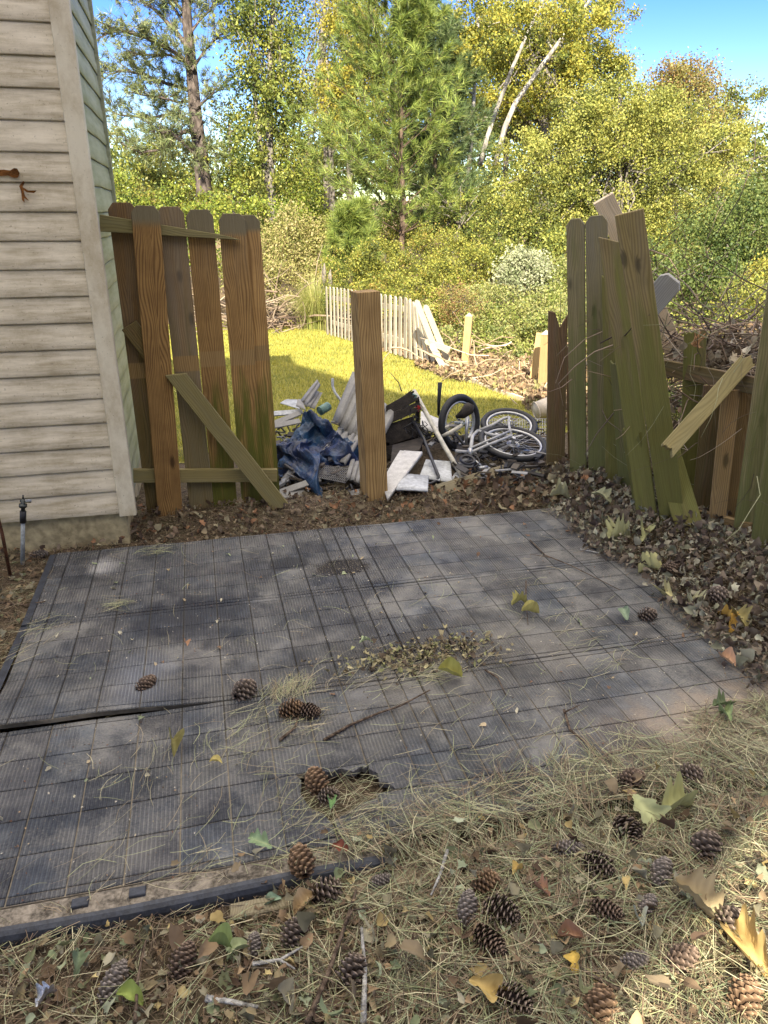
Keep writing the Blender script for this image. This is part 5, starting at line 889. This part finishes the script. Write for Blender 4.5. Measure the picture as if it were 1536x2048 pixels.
tree('russet topped tree rising against the blue sky', gp(1350, 560, y), [gp(1350, 560, y)]+px_pts([(1350, 300), (1355, 180), (1360, 130)], y), [pxc(1330, 190, y, 45, 40), pxc(1375, 180, y, 55, 45), pxc(1355, 150, y, 28, 28), pxc(1415, 210, y, 45, 40), pxc(1300, 230, y, 45, 45), pxc(1430, 270, y, 50, 60), pxc(1370, 260, y, 80, 60)], 24000, .11, RD, B_grey, r0=.2, sub=28, sig=.26)
y = 27
tree('open branched green tree at the right edge with sky gaps', gp(1480, 600, y), [gp(1480, 600, y)]+px_pts([(1440, 420), (1430, 370), (1480, 325), (1540, 310)], y), [pxc(1490, 200, y, 38, 24), pxc(1480, 240, y, 34, 34), pxc(1515, 290, y, 22, 30), pxc(1530, 350, y, 30, 60), pxc(1465, 350, y, 34, 40), pxc(1460, 290, y, 26, 30)], 8000, .10, MG, B_grey, r0=.14, sub=20, nb_=26, extra=[(px_pts([(1430, 370), (1455, 300), (1480, 240), (1490, 200)], y), [.06, .05, .04, .02])])
y = 16
tree('dark green shrubby tree low at the right edge', gp(1450, 720, y), [gp(1450, 720, y)]+px_pts([(1450, 560), (1455, 480)], y), [pxc(1440, 470, y, 70, 70), pxc(1500, 440, y, 60, 60), pxc(1400, 560, y, 90, 70), pxc(1330, 600, y, 80, 60), pxc(1500, 520, y, 60, 50), pxc(1440, 640, y, 110, 50), pxc(1270, 540, y, 70, 60)], 36000, .07, DG+[(.14, .19, .05)], B_grey, r0=.1, sub=34, nb_=20, sig=.24)
y = 14
tree('golden orange shrub at the right edge below the dark one', gp(1530, 700, y), [gp(1530, 700, y), P(1530, 620, y), P(1535, 560, y)], [pxc(1525, 570, y, 40, 40), pxc(1540, 630, y, 45, 40), pxc(1505, 620, y, 26, 24)], 6000, .06, YL+YG[2:], B_grey, 'shrub', r0=.05, sub=20, nb_=8)
y = 13.2
tree('pale silvery bush behind the lone post', gp(1045, 640, y), [gp(1045, 640, y), P(1045, 580, y), P(1045, 530, y)], [pxc(1050, 540, y, 42, 36), pxc(1020, 560, y, 28, 34), pxc(1080, 560, y, 28, 30), pxc(1050, 515, y, 22, 16)], 9000, .05, PALE, B_grey, 'shrub', r0=.04, sub=26, nb_=10)
y = 12.4
tree('rusty orange dried bush above the lone post', gp(920, 640, y), [gp(920, 650, y), P(920, 610, y), P(922, 590, y)], [pxc(922, 588, y, 40, 18), pxc(900, 602, y, 30, 22), pxc(945, 606, y, 26, 26), pxc(920, 625, y, 34, 30)], 3400, .032, [(.30, .17, .07), (.24, .13, .06), (.30, .25, .08), (.22, .22, .06), (.30, .20, .09)], B_grey, 'shrub', r0=.03, sub=14, nb_=14, sig=.4)
# pampas grass
def blades(name, base, n, L, wd, pal, label, cat, spread=.6, fall=.8):
    a = R.uniform(0, 6.283, n); r0 = np.abs(R.normal(0, .18, n)); l = L*R.uniform(.6, 1.1, n); out = R.uniform(.15, 1, n)*spread; v = np.zeros((n, 5, 2, 3)); 
    for k in range(5):
        t = k/4; rr = r0+out*l*t**1.6; z = l*t-fall*out*l*t**3; w_ = wd*(1-t*.9)
        for s in (0, 1): q = (s-.5)*w_; v[:, k, s] = np.stack([base[0]+np.cos(a)*rr-np.sin(a)*q, base[1]+np.sin(a)*rr+np.cos(a)*q, base[2]+z], 1)
    b = np.arange(n)[:, None]*10; f = np.concatenate([b+np.array([[2*k, 2*k+1, 2*k+3, 2*k+2]]) for k in range(4)], 0); o = link(name, np_mesh(name, v.reshape(-1, 3), f, np.repeat(npal(n, pal), 10, 0)), M_leaf); return tag(o, label, cat)
pb = gp(632, 640, 18.5); pg = empty('pampas_grass', pb, 'clump of pampas grass left of the cream fence', 'grass plant'); o = blades('blades', pb, 1500, 1.5, .016, [(.30, .32, .08), (.38, .38, .12), (.24, .27, .07), (.44, .40, .16)], None, None, .75, .9); o.parent = pg; o.matrix_parent_inverse = wm(pg).inverted()
for u, v in ((660, 560), (648, 548)):
    p = P(u, v, 18.5); b = MB(); b.tube([pb+V((0, 0, .6)), p-V((0, 0, .25))], .008, 5); b.tube([p-V((0, 0, .28)), p-V((0, 0, .1)), p+V((0, 0, .08)), p+V((.02, 0, .25))], [.01, .06, .05, .008], 8); b.build('plume', M_sand, pg, True)
# undergrowth masses
def mass(label, l, n, size, pal, **k): cloud('undergrowth', [pxc(*q) for q in l], n, size, pal, M_leaf, None, label=label, cat='bushes', kind='stuff', **k)
mass('bright green bushes beyond the gate', [(240, 400, 24, 40, 40), (300, 420, 24, 50, 30), (350, 390, 24, 30, 36), (400, 410, 24, 50, 30), (460, 420, 23, 70, 45), (540, 440, 23, 60, 45), (590, 400, 25, 50, 60), (640, 440, 25, 50, 50), (450, 350, 26, 50, 40), (300, 470, 22, 80, 50), (400, 490, 22, 70, 50)], 26000, .085, [(.06, .09, .02), (.13, .18, .03), (.22, .27, .04), (.30, .32, .05), (.12, .15, .03), (.24, .20, .05)], sub=18)
mass('tall hedge of mixed trees far behind the gate', [(240, 310, 32, 50, 50), (300, 330, 32, 60, 50), (350, 350, 33, 60, 60), (270, 380, 30, 60, 60), (430, 360, 34, 60, 60), (500, 400, 34, 60, 50), (590, 330, 35, 50, 60), (640, 360, 35, 50, 80)], 26000, .11, MG+[(.24, .22, .08)], sub=26)
mass('thorny brush behind the far brush pile', [(540, 500, 22, 50, 50), (580, 470, 22, 50, 50), (620, 500, 22, 50, 50), (560, 560, 21, 50, 36), (500, 540, 22, 60, 50), (620, 560, 21, 40, 30), (660, 500, 22, 50, 50)], 21000, .07, [(.22, .22, .06), (.32, .30, .10), (.38, .32, .14), (.18, .20, .05)], sub=28)
mass('yellow green undergrowth behind the cream fence', [(700, 540, 19, 50, 40), (760, 530, 18.5, 60, 45), (830, 550, 18, 60, 45), (700, 590, 17.6, 50, 36), (780, 590, 17, 60, 36), (840, 600, 15, 50, 36), (890, 640, 13.5, 40, 40), (900, 560, 17, 50, 40), (880, 500, 20, 60, 50), (960, 540, 17, 50, 50), (700, 480, 22, 60, 40), (780, 470, 24, 60, 40)], 62000, .052, [(.06, .08, .02), (.13, .15, .03), (.24, .25, .045), (.34, .33, .06), (.14, .17, .03), (.30, .22, .05)], sub=40, sig=.2)
mass('tangled green weeds between the lone post and the capped posts', [(900, 680, 11.9, 34, 28), (955, 650, 12.4, 40, 40), (1000, 620, 13, 50, 45), (1000, 690, 11.8, 40, 30), (1050, 650, 12, 45, 40), (1040, 710, 11, 30, 22), (1090, 620, 12.5, 45, 45), (1130, 580, 13, 40, 50), (960, 600, 14, 40, 30), (1120, 660, 11, 30, 40), (1160, 640, 11.5, 50, 60), (850, 640, 13.6, 26, 26)], 36000, .045, [(.12, .16, .03), (.20, .24, .05), (.28, .29, .08), (.34, .33, .13), (.16, .20, .07)], sub=30)
mass('green woodland undergrowth right of the silvery bush', [(1000, 450, 20, 60, 60), (1060, 480, 19, 60, 50), (940, 430, 24, 60, 70), (1120, 520, 17, 60, 50), (1180, 560, 15, 60, 50), (1230, 600, 14, 70, 60), (1000, 520, 17, 40, 40), (900, 380, 28, 60, 70)], 34000, .07, MG, sub=30)
mass('bushes seen through the broken right fence', [(1330, 700, 8.5, 120, 70), (1450, 720, 9.5, 110, 50), (1260, 700, 8, 60, 80), (1500, 620, 11, 60, 50), (1150, 740, 8, 20, 60), (1350, 820, 6.5, 60, 50)], 24000, .045, MG+YG[:2], sub=30)
mass('far woods closing off the view behind everything', [(u, v, 44, 95, 95) for u, v in [(200, 420), (300, 400), (420, 390), (560, 330), (650, 300), (760, 300), (860, 250), (960, 260), (1060, 300), (1160, 300), (1260, 300), (1360, 340), (1440, 380), (1540, 400), (1640, 400), (100, 420), (800, 400), (950, 400), (1100, 420), (620, 420), (1300, 450), (1500, 480), (1640, 500), (700, 200), (870, 130), (1000, 150)]], 90000, .26, DG+MG[:2], sub=24)
